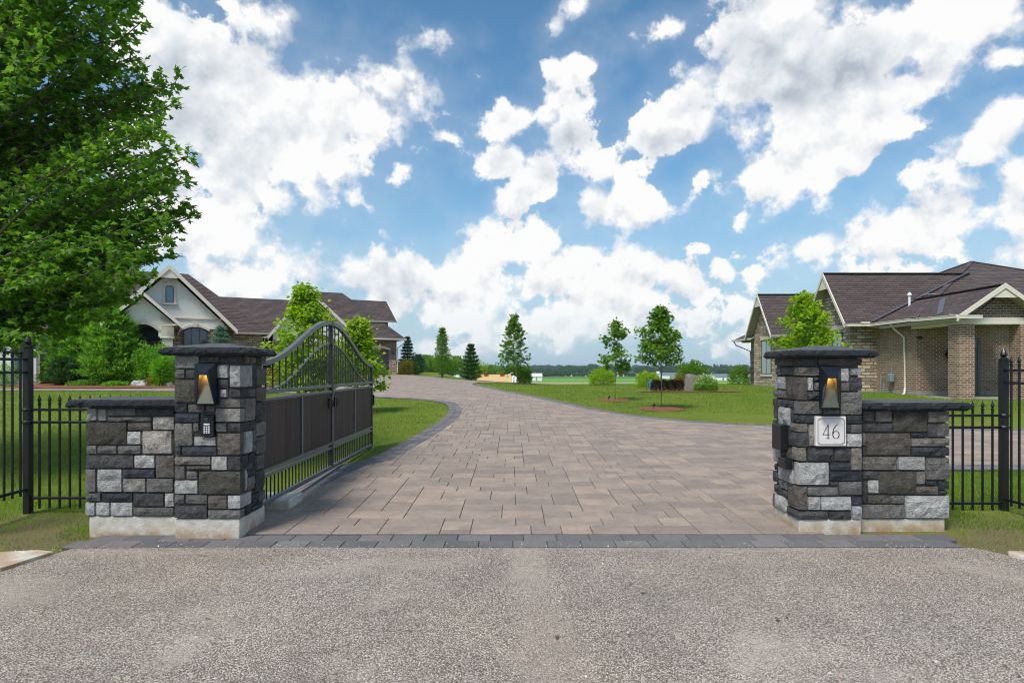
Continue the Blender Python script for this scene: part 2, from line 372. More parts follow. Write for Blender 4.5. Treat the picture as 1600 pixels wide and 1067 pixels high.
def m_road():
    t = NT('chip_seal'); 
    sz = t.vmul(t.pos, (1, 1, 1))
    cc = t.vor(112, out='Color'); dd = t.vor(112)
    sp = t.N.new('ShaderNodeSeparateColor'); t.L.new(cc, sp.inputs[0])
    c = t.ramp(sp.outputs[0], [(0, (.08, .07, .065)), (.13, (.22, .195, .175)), (.2, (.42, .375, .335)), (.6, (.53, .48, .43)), (.88, (.66, .61, .555)), (1, (.80, .77, .72))])
    c = t.mix(t.mr(sp.outputs[1], .90, 1.0), c, (.34, .22, .16))
    gap = t.mr(dd, .42, .62); c = t.mix(gap, c, (.17, .15, .13))
    n = t.noise(.9, 5, .6, dist=.6); fine = t.mix(1.0, c, t.ramp(t.noise(1.7, 5, .62), [(.3, (.95, .91, .87)), (.7, (1.24, 1.18, 1.10))]), 'MULTIPLY')
    dust = t.mr(n, .575, .68); nn = t.noise(40, 4, .7); dust = t.math('MULTIPLY', dust, t.mr(nn, .3, .6))
    c = t.mix(t.math('MULTIPLY', dust, .72), fine, t.mix(nn, (.36, .30, .25), (.50, .43, .365)))
    sx = t.N.new('ShaderNodeSeparateXYZ'); t.L.new(t.pos, sx.inputs[0]); wn = t.noise(2.2, 4, .6); wn2 = t.noise(1.3, 4, .6, vec=t.vmul(t.pos, (1, 1, 1), (9, 4, 0)))
    tot = None
    for (bx, by, rx, ry, st) in ((-3.75, 4.5, .55, .42, 1.0), (.12, 5.15, .16, .75, .9), (-.9, 5.25, .55, .16, .75), (-1.35, 5.0, .5, .12, .5), (.2, 3.6, .22, .9, .55), (3.9, 4.3, .35, .9, .45), (-3.3, 5.6, 1.0, .09, .7), (1.6, 5.66, 2.2, .05, .7)):
        ax = t.math('MULTIPLY', t.math('SUBTRACT', t.math('ADD', sx.outputs[0], t.math('MULTIPLY_ADD', wn, .5, -.25)), bx), 1/rx); ay = t.math('MULTIPLY', t.math('SUBTRACT', t.math('ADD', sx.outputs[1], t.math('MULTIPLY_ADD', wn2, .5, -.25)), by), 1/ry)
        d2 = t.math('ADD', t.math('MULTIPLY', ax, ax), t.math('MULTIPLY', ay, ay)); k = t.math('MULTIPLY', t.mr(d2, .25, 1.5, 1, 0), st); tot = k if tot is None else t.math('MAXIMUM', tot, k)
    sandy = t.math('MULTIPLY', tot, t.mr(nn, .25, .6)); fine2 = t.mix(t.math('MULTIPLY', sandy, .85), c, t.mix(nn, (.40, .33, .27), (.56, .48, .40)))
    c = t.mix(t.mr(t.noise(.45, 3, .5), .4, .62, 0, .35), fine2, t.mix(1.0, fine2, (1.06, .95, .90), 'MULTIPLY'))
    trk = t.mr(t.noise(.8, 3, .55, vec=t.vmul(t.pos, (1.0, .35, 1), (2, 8, 0))), .52, .68); c = t.mix(t.math('MULTIPLY', trk, .5), c, t.mix(1.0, c, (1.22, 1.24, 1.26), 'MULTIPLY'))
    dk = t.mr(t.noise(.55, 4, .6, vec=t.vmul(t.pos, (1, 1.6, 1), (7, 3, 0))), .60, .74)
    c = t.mix(t.math('MULTIPLY', dk, .35), c, (.15, .13, .115))
    h = t.math('SUBTRACT', t.math('MULTIPLY', sp.outputs[2], .5), dd)
    h = t.math('MULTIPLY', h, t.math('SUBTRACT', 1.0, t.math('MULTIPLY', dust, .7)))
    t.bump(h, .012, .9); return t.fin(c, .88, spec=.3)
M_ROAD = m_road()
def m_ground():
    t = NT('lawn_and_fields'); sp = t.N.new('ShaderNodeSeparateXYZ'); t.L.new(t.pos, sp.inputs[0]); y = sp.outputs[1]
    n = t.noise(.35, 4, .6); n2 = t.noise(9, 5, .7); n3 = t.noise(55, 4, .7)
    lawn = t.mix(t.mr(n, .3, .7), (.085, .145, .016), (.150, .185, .026))
    lawn = t.mix(t.math('MULTIPLY', t.mr(t.noise(1.3, 5, .7), .42, .72), .40), lawn, (.22, .22, .05))
    lawn = t.mix(t.mr(n2, .3, .75), lawn, t.mix(1.0, lawn, (.70, .75, .6), 'MULTIPLY')); lawn = t.mix(t.mr(n3, .35, .7, 0, .8), lawn, t.mix(1.0, lawn, (1.6, 1.5, 1.4), 'MULTIPLY'))
    wob = t.noise(1.0, 2, .5, vec=t.vmul(t.pos, (.003, .0015, 0), (3, 0, 0)))
    yy = t.math('MULTIPLY', y, t.math('MULTIPLY_ADD', wob, .5, .75)); q = t.math('DIVIDE', yy, 2000.0)
    fld = t.ramp(q, [(.0, (.30, .34, .09)), (.185, (.34, .36, .10)), (.20, (.09, .28, .035)), (.27, (.13, .33, .05)), (.285, (.045, .14, .03)), (.335, (.06, .17, .035)), (.35, (.10, .26, .05)), (.375, (.46, .42, .27)), (.45, (.50, .45, .32)), (.47, (.07, .18, .04)), (.6, (.10, .24, .05)), (.7, (.40, .38, .22)), (.8, (.06, .15, .04))])
    fld = t.mix(t.mr(t.noise(.02, 4), .3, .7, 0, .3), fld, (.25, .25, .12))
    vg = t.math('MULTIPLY', t.mr(y, 7.3, 6.6), t.mr(t.noise(1.7, 4, .65), .34, .50)); lawn = t.mix(t.math('MULTIPLY', vg, .85), lawn, t.mix(n3, (.10, .075, .045), (.24, .18, .11)))
    c = t.mix(t.mr(y, 95, 130), lawn, fld)
    t.bump(t.math('ADD', n3, t.math('MULTIPLY', n2, 2)), .02, .6); return t.fin(c, .95, spec=.1)
M_GROUND = m_ground()
def m_leaf(name, lo, hi, trans=.35, rough=.55, hi2=None):
    t = NT(name); a = t.attr('tone'); c = t.mix(a, lo, hi)
    if hi2: c = t.mix(t.mr(a, .75, 1), c, hi2)
    c = t.mix(t.mr(t.noise(1.6, 2), .3, .7, 0, .5), c, t.mix(1.0, c, (1.25, 1.15, .9), 'MULTIPLY'))
    t.fin(c, rough, spec=.3)
    tr = t.N.new('ShaderNodeBsdfTranslucent'); t.put(tr.inputs[0], t.mix(1.0, c, (1.5, 1.6, .8), 'MULTIPLY'))
    ms = t.N.new('ShaderNodeMixShader'); ms.inputs[0].default_value = trans
    t.L.new(t.b.outputs[0], ms.inputs[1]); t.L.new(tr.outputs[0], ms.inputs[2]); t.L.new(ms.outputs[0], t.out.inputs[0]); return t.mat
M_MAPLE = m_leaf('maple_leaf', (.055, .150, .016), (.20, .37, .042), .50)
M_YMAPLE = m_leaf('young_maple_leaf', (.15, .30, .012), (.40, .52, .03), .42)
M_GMAPLE = m_leaf('green_young_leaf', (.065, .17, .016), (.20, .34, .035), .45)
M_DARKLEAF = m_leaf('dark_leaf', (.024, .072, .02), (.075, .17, .04), .3)
M_PINE = m_leaf('pine_needles', (.075, .21, .016), (.26, .48, .05), .4)
M_SPRUCE = m_leaf('spruce_needles', (.028, .075, .045), (.085, .165, .095), .25)
M_BLUE = m_leaf('blue_spruce_needles', (.08, .17, .14), (.24, .38, .32), .25)
M_BOX = m_leaf('shrub_leaf', (.09, .26, .018), (.26, .50, .045), .4)
M_GOLD = m_leaf('golden_leaf', (.12, .14, .02), (.34, .27, .04), .3)
M_PURPLE = m_leaf('barberry_leaf', (.018, .010, .010), (.065, .032, .028), .2)
M_FLOWER = m_leaf('hydrangea_flower', (.45, .42, .30), (.75, .72, .58), .2)
M_GRASS = m_leaf('grass_blade', (.085, .185, .016), (.25, .34, .045), .4, .6, (.40, .33, .13))
M_FAR = m_leaf('far_wood', (.020, .052, .018), (.05, .105, .03), .2)
M_BARK = simple('bark', (.13, .105, .085), .9, nz=.4, nscale=25, bump=.01, bscale=40)
M_MULCH = simple('red_mulch', (.24, .085, .045), .95, nz=.5, nscale=45, bump=.04, bscale=50)
M_BARKY = simple('young_bark', (.20, .17, .145), .85, nz=.3, nscale=25, bump=.005)
def m_brick(name, bw, rh, ms, c1, c2, mo, vary=.35, bd=.01, distort=0.0, off=.5):
    t = NT(name); sp = t.N.new('ShaderNodeSeparateXYZ'); t.L.new(t.co, sp.inputs[0])
    cb = t.N.new('ShaderNodeCombineXYZ'); t.L.new(t.math('ADD', sp.outputs[0], sp.outputs[1]), cb.inputs[0]); t.L.new(sp.outputs[2], cb.inputs[1])
    vec = cb.outputs[0]
    if distort: vec = t.vmul(t.noise(1.7, 2, .5, vec=cb.outputs[0], col=True), (distort, distort, 0), cb.outputs[0])
    br = t.N.new('ShaderNodeTexBrick'); t.L.new(vec, br.inputs['Vector']); br.offset = off
    for k, v in (('Scale', 1), ('Mortar Size', ms), ('Mortar Smooth', .2), ('Brick Width', bw), ('Row Height', rh), ('Bias', 0)): br.inputs[k].default_value = v
    br.inputs['Color1'].default_value = tuple(c1)+(1,); br.inputs['Color2'].default_value = tuple(c2)+(1,); br.inputs['Mortar'].default_value = tuple(mo)+(1,)
    c = t.mix(t.mr(t.noise(3, 4, .6), .3, .7, 0, vary), br.outputs[0], t.mix(1.0, br.outputs[0], (.7, .66, .62), 'MULTIPLY'))
    h = t.math('MULTIPLY_ADD', t.noise(25, 4), .4, t.math('SUBTRACT', 1.0, br.outputs['Fac']))
    t.bump(h, bd); return t.fin(c, .88, spec=.25)
M_BRICK = m_brick('brown_brick', .25, .090, .012, (.185, .110, .075), (.30, .190, .130), (.55, .47, .37))
M_BRICK2 = m_brick('dark_red_brick', .25, .098, .014, (.13, .078, .060), (.24, .15, .11), (.38, .34, .29))
M_HSTONE = m_brick('tan_ledgestone', .42, .16, .018, (.70, .57, .42), (.30, .24, .18), (.17, .135, .10), .6, .06, .07, .37)
M_SHING = m_brick('plum_brown_shingle', .55, .11, .014, (.128, .098, .094), (.082, .062, .060), (.045, .034, .034), .3, .03)
M_STUCCO = simple('pale_stucco', (.76, .75, .68), .9, nz=.06, nscale=3, bump=.003, bscale=90)
M_TRIM = simple('cream_trim', (.70, .64, .54), .6, nz=.05)
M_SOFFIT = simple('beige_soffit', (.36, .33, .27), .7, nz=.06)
M_CASTST = simple('cast_stone_trim', (.62, .56, .46), .85, nz=.1)
M_FOUND = simple('foundation_parging', (.30, .28, .27), .9, nz=.15, nscale=4)
M_BLIND = simple('pale_window_blind', (.38, .42, .43), .25, 0, .8)
M_GLASS = simple('window_glass', (.02, .035, .05), .06, 0, 1.0)
M_WFRAME = simple('dark_window_frame', (.03, .032, .035), .5)
M_WWHITE = simple('grey_window_frame', (.42, .45, .47), .5)
M_DOORG = simple('charcoal_garage_door', (.045, .047, .055), .5, nz=.1)
M_DOORB = simple('black_entry_door', (.012, .013, .018), .35)
M_DOORT = simple('taupe_side_door', (.12, .115, .10), .5)
M_WHITE = simple('white_paint', (.78, .78, .76), .5)
M_METALG = simple('grey_flashing', (.20, .23, .26), .45, .3)
M_METER = simple('meter_green_grey', (.16, .24, .25), .5)
def m_wood():
    t = NT('dark_brown_plank'); g = t.noise(1.0, 6, .7, vec=t.vmul(t.pos, (30, 30, 1.4)), dist=.8)
    c = t.mix(t.mr(g, .3, .7), (.016, .011, .009), (.060, .040, .032)); 
    hs = t.N.new('ShaderNodeHueSaturation'); t.L.new(c, hs.inputs['Color']); t.L.new(t.mr(t.rand(), 0, 1, .75, 1.35), hs.inputs['Value'])
    t.bump(g, .004); return t.fin(hs.outputs[0], .6, spec=.35)
M_WOOD = m_wood()
# ------------------------------------------------------------------ ground
def axis(lo, hi, step0, growth, start=0.0):
    out = [start]; s = step0
    x = start
    while x < hi: x += s; out.append(min(x, hi)); s *= growth if x > 30 else 1.03
    x = start; s = step0
    while x > lo: x -= s; out.insert(0, max(x, lo)); s *= growth if x < -30 else 1.03
    return out
def ground_sheet():
    xs = axis(-6000, 6000, .7, 1.22); ys = axis(-60, 6500, .7, 1.16, 6.2)
    ys = [y for y in ys]
    V = []; 
    for y in ys:
        for x in xs:
            z = T(x, y) - (.03 if (y < 5.65 and abs(x) < 3.9) else 0.0)
            if y > 5.9 and y < 30 and abs(x) < 30: z += (mnoise.noise((x*.6, y*.6, 0)))*.012
            V.append((x, y, z-.006))
    nx = len(xs); Fc = [(j*nx+i, j*nx+i+1, (j+1)*nx+i+1, (j+1)*nx+i) for j in range(len(ys)-1) for i in range(nx-1)]
    o = npmesh('ground', V, Fc, M_GROUND, kind='structure', smooth=True); return o
ground_sheet()
# islands of grass and planting around the drive (outlines, world metres)
px = lambda L: [G(u, v) for u, v in L]
LAWN_LEFT = [(-3.3, 6.95), (-2.98, 7.6)]+px([(500, 742), (520, 734), (540, 727), (577, 719), (622, 696), (645, 684), (664, 673), (684, 661), (696, 651), (701, 644), (701, 638), (696, 632), (684, 629), (664, 626), (620, 623), (577, 621), (500, 617), (400, 614), (270, 612), (100, 611), (0, 611), (-500, 611)])+[(-60, 30), (-60, 4.4), (-5.0, 4.95), (-4.36, 5.42), (-4.02, 5.52), (-3.93, 5.64), (-3.98, 5.9), (-4.02, 6.3)]
LAWN_RIGHT = px([(748, 601.3), (756, 603.6), (787, 610), (850, 622), (900, 633), (950, 643), (1000, 650.5), (1050, 656), (1100, 660), (1150, 663), (1200, 665), (1300, 667.5), (1450, 670), (1600, 672), (2400, 676)])+[(60, 30), (60, 51), (14, 49), (3, 45.2), (-.5, 43.4), (-1.5, 41.4), (-1.9, 39.2)]
NEAR_RIGHT = [(3.42, 7.05), (4.0, 8.4), (4.35, 9.0), (4.75, 9.36), (5.5, 9.5), (9, 9.65), (60, 10), (60, 4.5), (5.2, 5.1), (4.45, 5.5), (4.16, 5.68), (4.12, 5.95), (4.28, 6.15), (4.32, 7.0)]
YARD = px([(-500, 606), (60, 607.6), (130, 607.4), (200, 607.2), (280, 606.2), (350, 604.4), (420, 600), (470, 594), (497, 589)])+[(-17.0, 50.2), (-60, 51.5)]
FAR_LAWN = px([(622, 585), (640, 585.9), (665, 588), (689, 590.5), (716, 593.4), (737, 594.7)])+[(-.4, 45.9), (3, 47.3), (14, 51.2), (60, 54), (60, 75), (-9.6, 75), (-10.4, 57.2)]
ISL = [LAWN_LEFT, LAWN_RIGHT, NEAR_RIGHT, YARD, FAR_LAWN]
def inpoly(p, poly):
    x, y = p; c = False; n = len(poly); j = n-1
    for i in range(n):
        xi, yi = poly[i]; xj, yj = poly[j]
        if (yi > y) != (yj > y) and x < (xj-xi)*(y-yi)/(yj-yi)+xi: c = not c
        j = i
    return c
def sdist(p, poly):                       # (signed distance, nearest point, outward normal); negative inside
    best = 1e9; bp = None; x, y = p
    for i in range(len(poly)):
        ax, ay = poly[i]; bx, by = poly[(i+1) % len(poly)]; dx, dy = bx-ax, by-ay; l2 = dx*dx+dy*dy
        if l2 == 0: continue
        t = min(1, max(0, ((x-ax)*dx+(y-ay)*dy)/l2)); qx, qy = ax+t*dx, ay+t*dy; d = (x-qx)**2+(y-qy)**2
        if d < best: best = d; bp = (qx, qy)
    d = math.sqrt(best); ins = inpoly(p, poly); n = Vector((x-bp[0], y-bp[1]))
    n = n.normalized() if n.length > 1e-6 else Vector((0, 1))
    if ins: n = -n
    return (-d if ins else d), bp, n
def cliphalf(pts, q, n):                  # keep the side n points to
    out = []
    for i in range(len(pts)):
        a, b = pts[i], pts[(i+1) % len(pts)]; da = (a[0]-q[0])*n.x+(a[1]-q[1])*n.y; db = (b[0]-q[0])*n.x+(b[1]-q[1])*n.y
        if da >= 0: out.append(a)
        if (da > 0) != (db > 0) and abs(da-db) > 1e-9:
            t = da/(da-db); out.append((a[0]+t*(b[0]-a[0]), a[1]+t*(b[1]-a[1])))
    return out
BORDER = .40
def blocked(x, y):
    if y < 6.75 and (x < -3.05 or x > 3.25): return True
    if x > 17.2 and y > 24.6: return True
    hx, hy = x+21.4, y-40.0; ha, hb = hx*.883+hy*.469, -hx*.469+hy*.883
    if ha < 17.5 and hb > (7.2 if ha < 13.6 else 8.9): return True
    if ha < 3.2 and hb > .3: return True
    return False
def paver_mesh(pts, z0, h=.028, gap=.0038, cham=.004):
    k = len(pts); cx = sum(p[0] for p in pts)/k; cy = sum(p[1] for p in pts)/k
    def inset(d):
        o = []
        for x, y in pts:
            dx, dy = cx-x, cy-y; o.append((x+max(-d, min(d, dx)), y+max(-d, min(d, dy))))
        return o
    a = inset(gap); b = inset(gap+cham); tilt = random.uniform(-.0012, .0012)
    V = [(x, y, T(x, y)+z0) for x, y in a]+[(x, y, T(x, y)+z0+h-cham) for x, y in a]+[(x, y, T(x, y)+z0+h+tilt) for x, y in b]
    Fc = [tuple(range(2*k, 3*k))]
    for s in (0, k):
        for i in range(k):
            j = (i+1) % k; Fc.append((s+i, s+j, s+k+j, s+k+i))
    return V, Fc
def pavers():
    cell = .148; X0, X1, Y0, Y1 = -34, 15, 6.14, 60
    nx = int((X1-X0)/cell); ny = int((Y1-Y0)/cell); occ = np.zeros((ny, nx), bool)
    rnd = random.Random(11); sizes = [(4, 2)]*4+[(3, 2)]*7+[(2, 2)]*5+[(4, 3)]*1+[(2, 1)]*1+[(3, 1)]*1
    tiles = []
    for j in range(ny):
        y = Y0+j*cell; i = 0
        vis = y*.83+2
        while i < nx:
            x = X0+i*cell
            if occ[j, i] or x < -vis-.5 or x > vis*1.0+.5: i += 1; continue
            c = rnd.choice(sizes); w, h = c
            while i+w > nx or j+h > ny or occ[j:j+h, i:i+w].any():
                if w > 1: w -= 1
                elif h > 1: h -= 1; w = 3
                else: break
            if w == 1 and h == 2 and i+1 < nx and rnd.random() < .5: h = 1
            occ[j:j+h, i:i+w] = True; tiles.append((x, y, w*cell, h*cell)); i += w
    out = []
    for (x, y, w, h) in tiles:
        c = (x+w/2, y+h/2)
        if blocked(*c): continue
        pts = [(x, y), (x+w, y), (x+w, y+h), (x, y+h)]; ok = True
        for poly in ISL:
            d, q, n = sdist(c, poly)
            if d < BORDER-.45: ok = False; break
            if d < BORDER+.55:
                pts = cliphalf(pts, (q[0]+n.x*BORDER, q[1]+n.y*BORDER), n)
                if len(pts) < 3: ok = False; break
        if ok: out.append(pts)
    return out
drive = root('driveway', 'paved driveway of pinkish sand pavers curving away from the gate', 'driveway'); 
del drive['category']; drive['kind'] = 'structure'
bed_v = []; bed_f = []
def tone(): return random.random()
def emit(tiles, name, mat, base_z=.0, nmax=300):
    V = []; Fc = []; Tn = []
    for q, pts in enumerate(tiles):
        z0 = base_z-(.013 if max(p[1] for p in pts) < 6.2 and name == 'border_paver' else 0); v, f = paver_mesh(pts, z0); t = tone()
        if q < nmax:
            me = bpy.data.meshes.new(name); me.from_pydata(v, [], f); me.materials.append(mat)
            a = me.attributes.new('tone', 'FLOAT', 'POINT'); a.data.foreach_set('value', [t]*len(v))
            o = bpy.data.objects.new(name, me); COL.objects.link(o); o.parent = drive
        else:
            n = len(V); V += v; Fc += [tuple(n+i for i in ff) for ff in f]; Tn += [t]*len(v)
        n = len(bed_v); cx = sum(p[0] for p in pts)/len(pts); cy = sum(p[1] for p in pts)/len(pts)
        bed_v.extend((p[0], p[1], T(*p)+z0+.016) for p in pts); bed_f.append(tuple(range(n, n+len(pts))))
    if V:
        me = bpy.data.meshes.new(name+'_field'); me.from_pydata(V, [], Fc); me.materials.append(mat)
        a = me.attributes.new('tone', 'FLOAT', 'POINT'); a.data.foreach_set('value', Tn)
        o = bpy.data.objects.new(name+'_field', me); COL.objects.link(o); o.parent = drive; o['kind'] = 'stuff'
tl = pavers(); tl.sort(key=lambda p: min(q[1] for q in p)); emit(tl, 'paver', M_PAV)
# charcoal border courses
bt = []
def course(path, off, w, L=.21):
    # path: polyline, pavers laid on its outer (drive) side
    P_ = [Vector(p) for p in path]; seg = []; acc = 0
    for a, b in zip(P_, P_[1:]): seg.append((acc, a, b)); acc += (b-a).length
    def at(s):
        for s0, a, b in reversed(seg):
            if s >= s0: d = (b-a).normalized(); return a+d*(s-s0), d
        return P_[0], (P_[1]-P_[0]).normalized()
    s = 0
    while s < acc-L*.5:
        a, da = at(s); b, db = at(min(s+L, acc)); dm = (b-a).normalized()
        na = Vector((da.y, -da.x)); nb = Vector((db.y, -db.x)); na = (na+Vector((dm.y, -dm.x))).normalized(); nb = (nb+Vector((dm.y, -dm.x))).normalized()
        if True:
            q = [a+na*off, b+nb*off, b+nb*(off+w), a+na*(off+w)]; bt.append([tuple(x) for x in q])
        s += L
def smooth(path, n=4):
    o = []
    Pn = [Vector(p) for p in path]
    for i in range(len(Pn)-1):
        p0 = Pn[max(i-1, 0)]; p1 = Pn[i]; p2 = Pn[i+1]; p3 = Pn[min(i+2, len(Pn)-1)]
        for k in range(n):
            t = k/n; o.append(.5*((2*p1)+(-p0+p2)*t+(2*p0-5*p1+4*p2-p3)*t*t+(-p0+3*p1-3*p2+p3)*t**3))
    o.append(Pn[-1]); return o
left_path = smooth(LAWN_LEFT[1:24])
right_path = smooth(LAWN_RIGHT[0:15]); near_path = smooth(NEAR_RIGHT[1:7]); far_path = smooth(FAR_LAWN[0:8])

for path, flip in ((left_path, False), (right_path, False), (near_path, True), (far_path, False)):
    if flip: path = path[::-1]
    c = path[len(path)//2]; d = path[len(path)//2+1]-c; n = Vector((d.y, -d.x)).normalized(); q = c+n*.2
    if any(inpoly((q.x, q.y), poly) for poly in ISL): path = path[::-1]
    course(path, 0, BORDER/2); course(path, BORDER/2, BORDER/2)
# two charcoal courses across the mouth of the drive
for k, y in enumerate((5.72, 5.93)):
    x = -4.02+k*.10
    while x < 3.95+k*.15:
        sl = .004*(x)
        bt.append([(x, y+sl), (x+.31, y+sl), (x+.31, y+.21+sl), (x, y+.21+sl)])
        x += .31
bt.sort(key=lambda q: min(p[1] for p in q)); emit(bt, 'border_paver', M_PAVD, .001)
me = bpy.data.meshes.new('joint_sand_bed'); me.from_pydata(bed_v, [], bed_f); me.materials.append(M_SAND)
o = bpy.data.objects.new('joint_sand_bed', me); COL.objects.link(o); o.parent = drive
# road of bound chippings
rp = [(-40, -9), (40, -9), (40, 2.4), (8, 3.9), (5.2, 4.85), (4.45, 5.27), (4.24, 5.48), (4.13, 5.70), (2, 5.715), (0, 5.70), (-2, 5.72), (-3.90, 5.69), (-3.94, 5.5), (-4.0, 5.22), (-4.08, 4.92), (-4.6, 4.3), (-8, 3.2), (-40, 1.6)]
def road():
    edge = rp[2:]; V = [(x, y, .011) for x, y in edge]+[(x, -9, .011) for x, y in edge]; k = len(edge)
    me = bpy.data.meshes.new('road'); me.from_pydata(V, [], [(i, i+1, k+i+1, k+i) for i in range(k-1)]); me.materials.append(M_ROAD); bm = bmesh.new(); bm.from_mesh(me); bmesh.ops.recalc_face_normals(bm, faces=bm.faces); bm.to_mesh(me); bm.free(); o = bpy.data.objects.new('road', me); COL.objects.link(o); o['kind'] = 'structure'
road()
def loose_chips():
    V = []; Fc = []; tn = []
    r = random.Random(3)
    for _ in range(12000):
        y = 2.6+3.3*r.random()**1.1; x = r.uniform(-.95, .95)*y
        if y > 5.66 and abs(x) > 3.85: continue
        s = r.uniform(.003, .0075)*(1 if r.random() > .04 else 1.9); n = len(V); a = r.uniform(0, 6.3)
        z = .013 if y < 5.7 else .020
        if y > 5.74 and r.random() < .35+(y-5.74)*3: continue
        for k in range(3):
            b = a+k*2.09+r.uniform(-.4, .4); V.append((x+s*math.cos(b), y+s*math.sin(b), z-.004))
        b = r.uniform(0, 6.3); V.append((x+s*.3*math.cos(b), y+s*.3*math.sin(b), z+s*.7))
        Fc += [(n, n+1, n+3), (n+1, n+2, n+3), (n+2, n, n+3)]; tn += [r.random()]*4
    t = NT('loose_chipping'); c = t.ramp(t.attr('tone'), [(0, (.07, .065, .06)), (.3, (.22, .20, .18)), (.7, (.46, .43, .39)), (.93, (.68, .66, .63)), (1, (.33, .18, .12))]); t.fin(c, .85, spec=.3)
    o = npmesh('loose_gravel', V, Fc, t.mat, kind='stuff', tone=tn); return o
loose_chips()
# concrete strips where the road meets the verge
def kerb_stone(pts, label, side):
    rt = MB(); rt.slab([(x, y, .040+.006*math.sin(7*x)) for x, y in pts], .07)
    o = rt.build('concrete_edging', M_CONC); tag(o, label, 'edging')
kerb_stone([(-4.42, 5.02), (-4.02, 5.03), (-3.98, 5.28), (-3.94, 5.50), (-4.10, 5.53), (-4.38, 5.46), (-4.8, 5.25), (-5.2, 4.9), (-4.9, 4.75)], 'worn flat concrete edging at the road corner left of the drive', 0)
kerb_stone([(4.22, 5.44), (4.32, 5.28), (4.75, 5.05), (5.3, 4.8), (5.5, 4.95), (4.9, 5.28), (4.52, 5.46), (4.3, 5.54)], 'worn flat concrete edging at the road corner right of the drive', 1)
# grass blades: dense where the lens stands close, thinner with distance
def grass():
    r = np.random.default_rng(5); V = []; tn = []
    polys = [LAWN_LEFT, NEAR_RIGHT, LAWN_RIGHT]
    zones = [((-9.0, -3.0, 4.8, 8.0), 50000, 1.0, 0), ((-13, -2.5, 8, 14), 30000, 1.2, 0), ((-18, -2, 14, 24), 26000, 1.9, 0),
             ((3.3, 8.8, 4.9, 9.7), 60000, 1.0, 1), ((-1, 24, 19, 32), 42000, 2.2, 2), ((-3, 34, 32, 50), 30000, 3.0, 2), ((-26, -4, 24, 34), 26000, 2.4, 0)]
    for (x0, x1, y0, y1), n, sc, pi in zones:
        X = r.uniform(x0, x1, n); Y = r.uniform(y0, y1, n)
        for x, y in zip(X, Y):
            if abs(x) > .86*y+.3 or not inpoly((x, y), polys[pi]): continue
            worn = mnoise.noise((x*1.1, y*1.1, 3)); near_worn = (y < 7.2)
            if near_worn and worn < .08 and r.random() < .80: continue
            h = r.uniform(.022, .052)*(1+.4*mnoise.noise((x*2, y*2, 0)))*sc**.55; w = r.uniform(.0022, .004)*sc*1.15; a = r.uniform(0, 6.28); b = r.uniform(0, 6.28); l = h*r.uniform(.1, .9)
            z = T(x, y)-.008; dx, dy = w*math.cos(a), w*math.sin(a); ex, ey = l*math.cos(b), l*math.sin(b)
            V += [(x-dx, y-dy, z), (x+dx, y+dy, z), (x+ex, y+ey, z+h)]
            t = min(1, max(0, .45+.5*mnoise.noise((x*.8, y*.8, 9))+r.uniform(-.3, .3)))
            if near_worn and worn < .1 and r.random() < .4: t = 1.0
            tn += [t*.6, t*.6, min(1, t)]
    n = len(V)//3
    npmesh('lawn_grass', V, np.arange(3*n).reshape(n, 3), M_GRASS, kind='stuff', tone=tn)
grass()

def dry_leaves():
    r = random.Random(8); V = []; Fc = []; tn = []
    for u, v in ((165, 892), (325, 970), (652, 982), (985, 915), (1005, 930), (1215, 972), (1572, 1046), (700, 905), (1230, 968), (400, 1040), (90, 880), (1340, 905), (870, 1000)):
        Y = 1600/(v-577); x = (u-800)*Y/F; s = r.uniform(.010, .022); a = r.uniform(0, 6.3); n = len(V)
        for k in range(6): b = a+k*1.047; q = s*(1.0 if k % 2 else .55)*(1.6 if k in (0, 3) else 1); V.append((x+q*math.cos(b), Y+q*math.sin(b), .016+r.uniform(0, .012)))
        V.append((x, Y, .020)); Fc += [(n+6, n+k, n+(k+1) % 6) for k in range(6)]; tn += [r.random()]*7
    t = NT('dry_leaf'); c = t.mix(t.attr('tone'), (.16, .07, .035), (.34, .19, .11)); t.fin(c, .8, spec=.2)
    npmesh('dry_leaves', V, Fc, t.mat, kind='stuff', tone=tn)
dry_leaves()
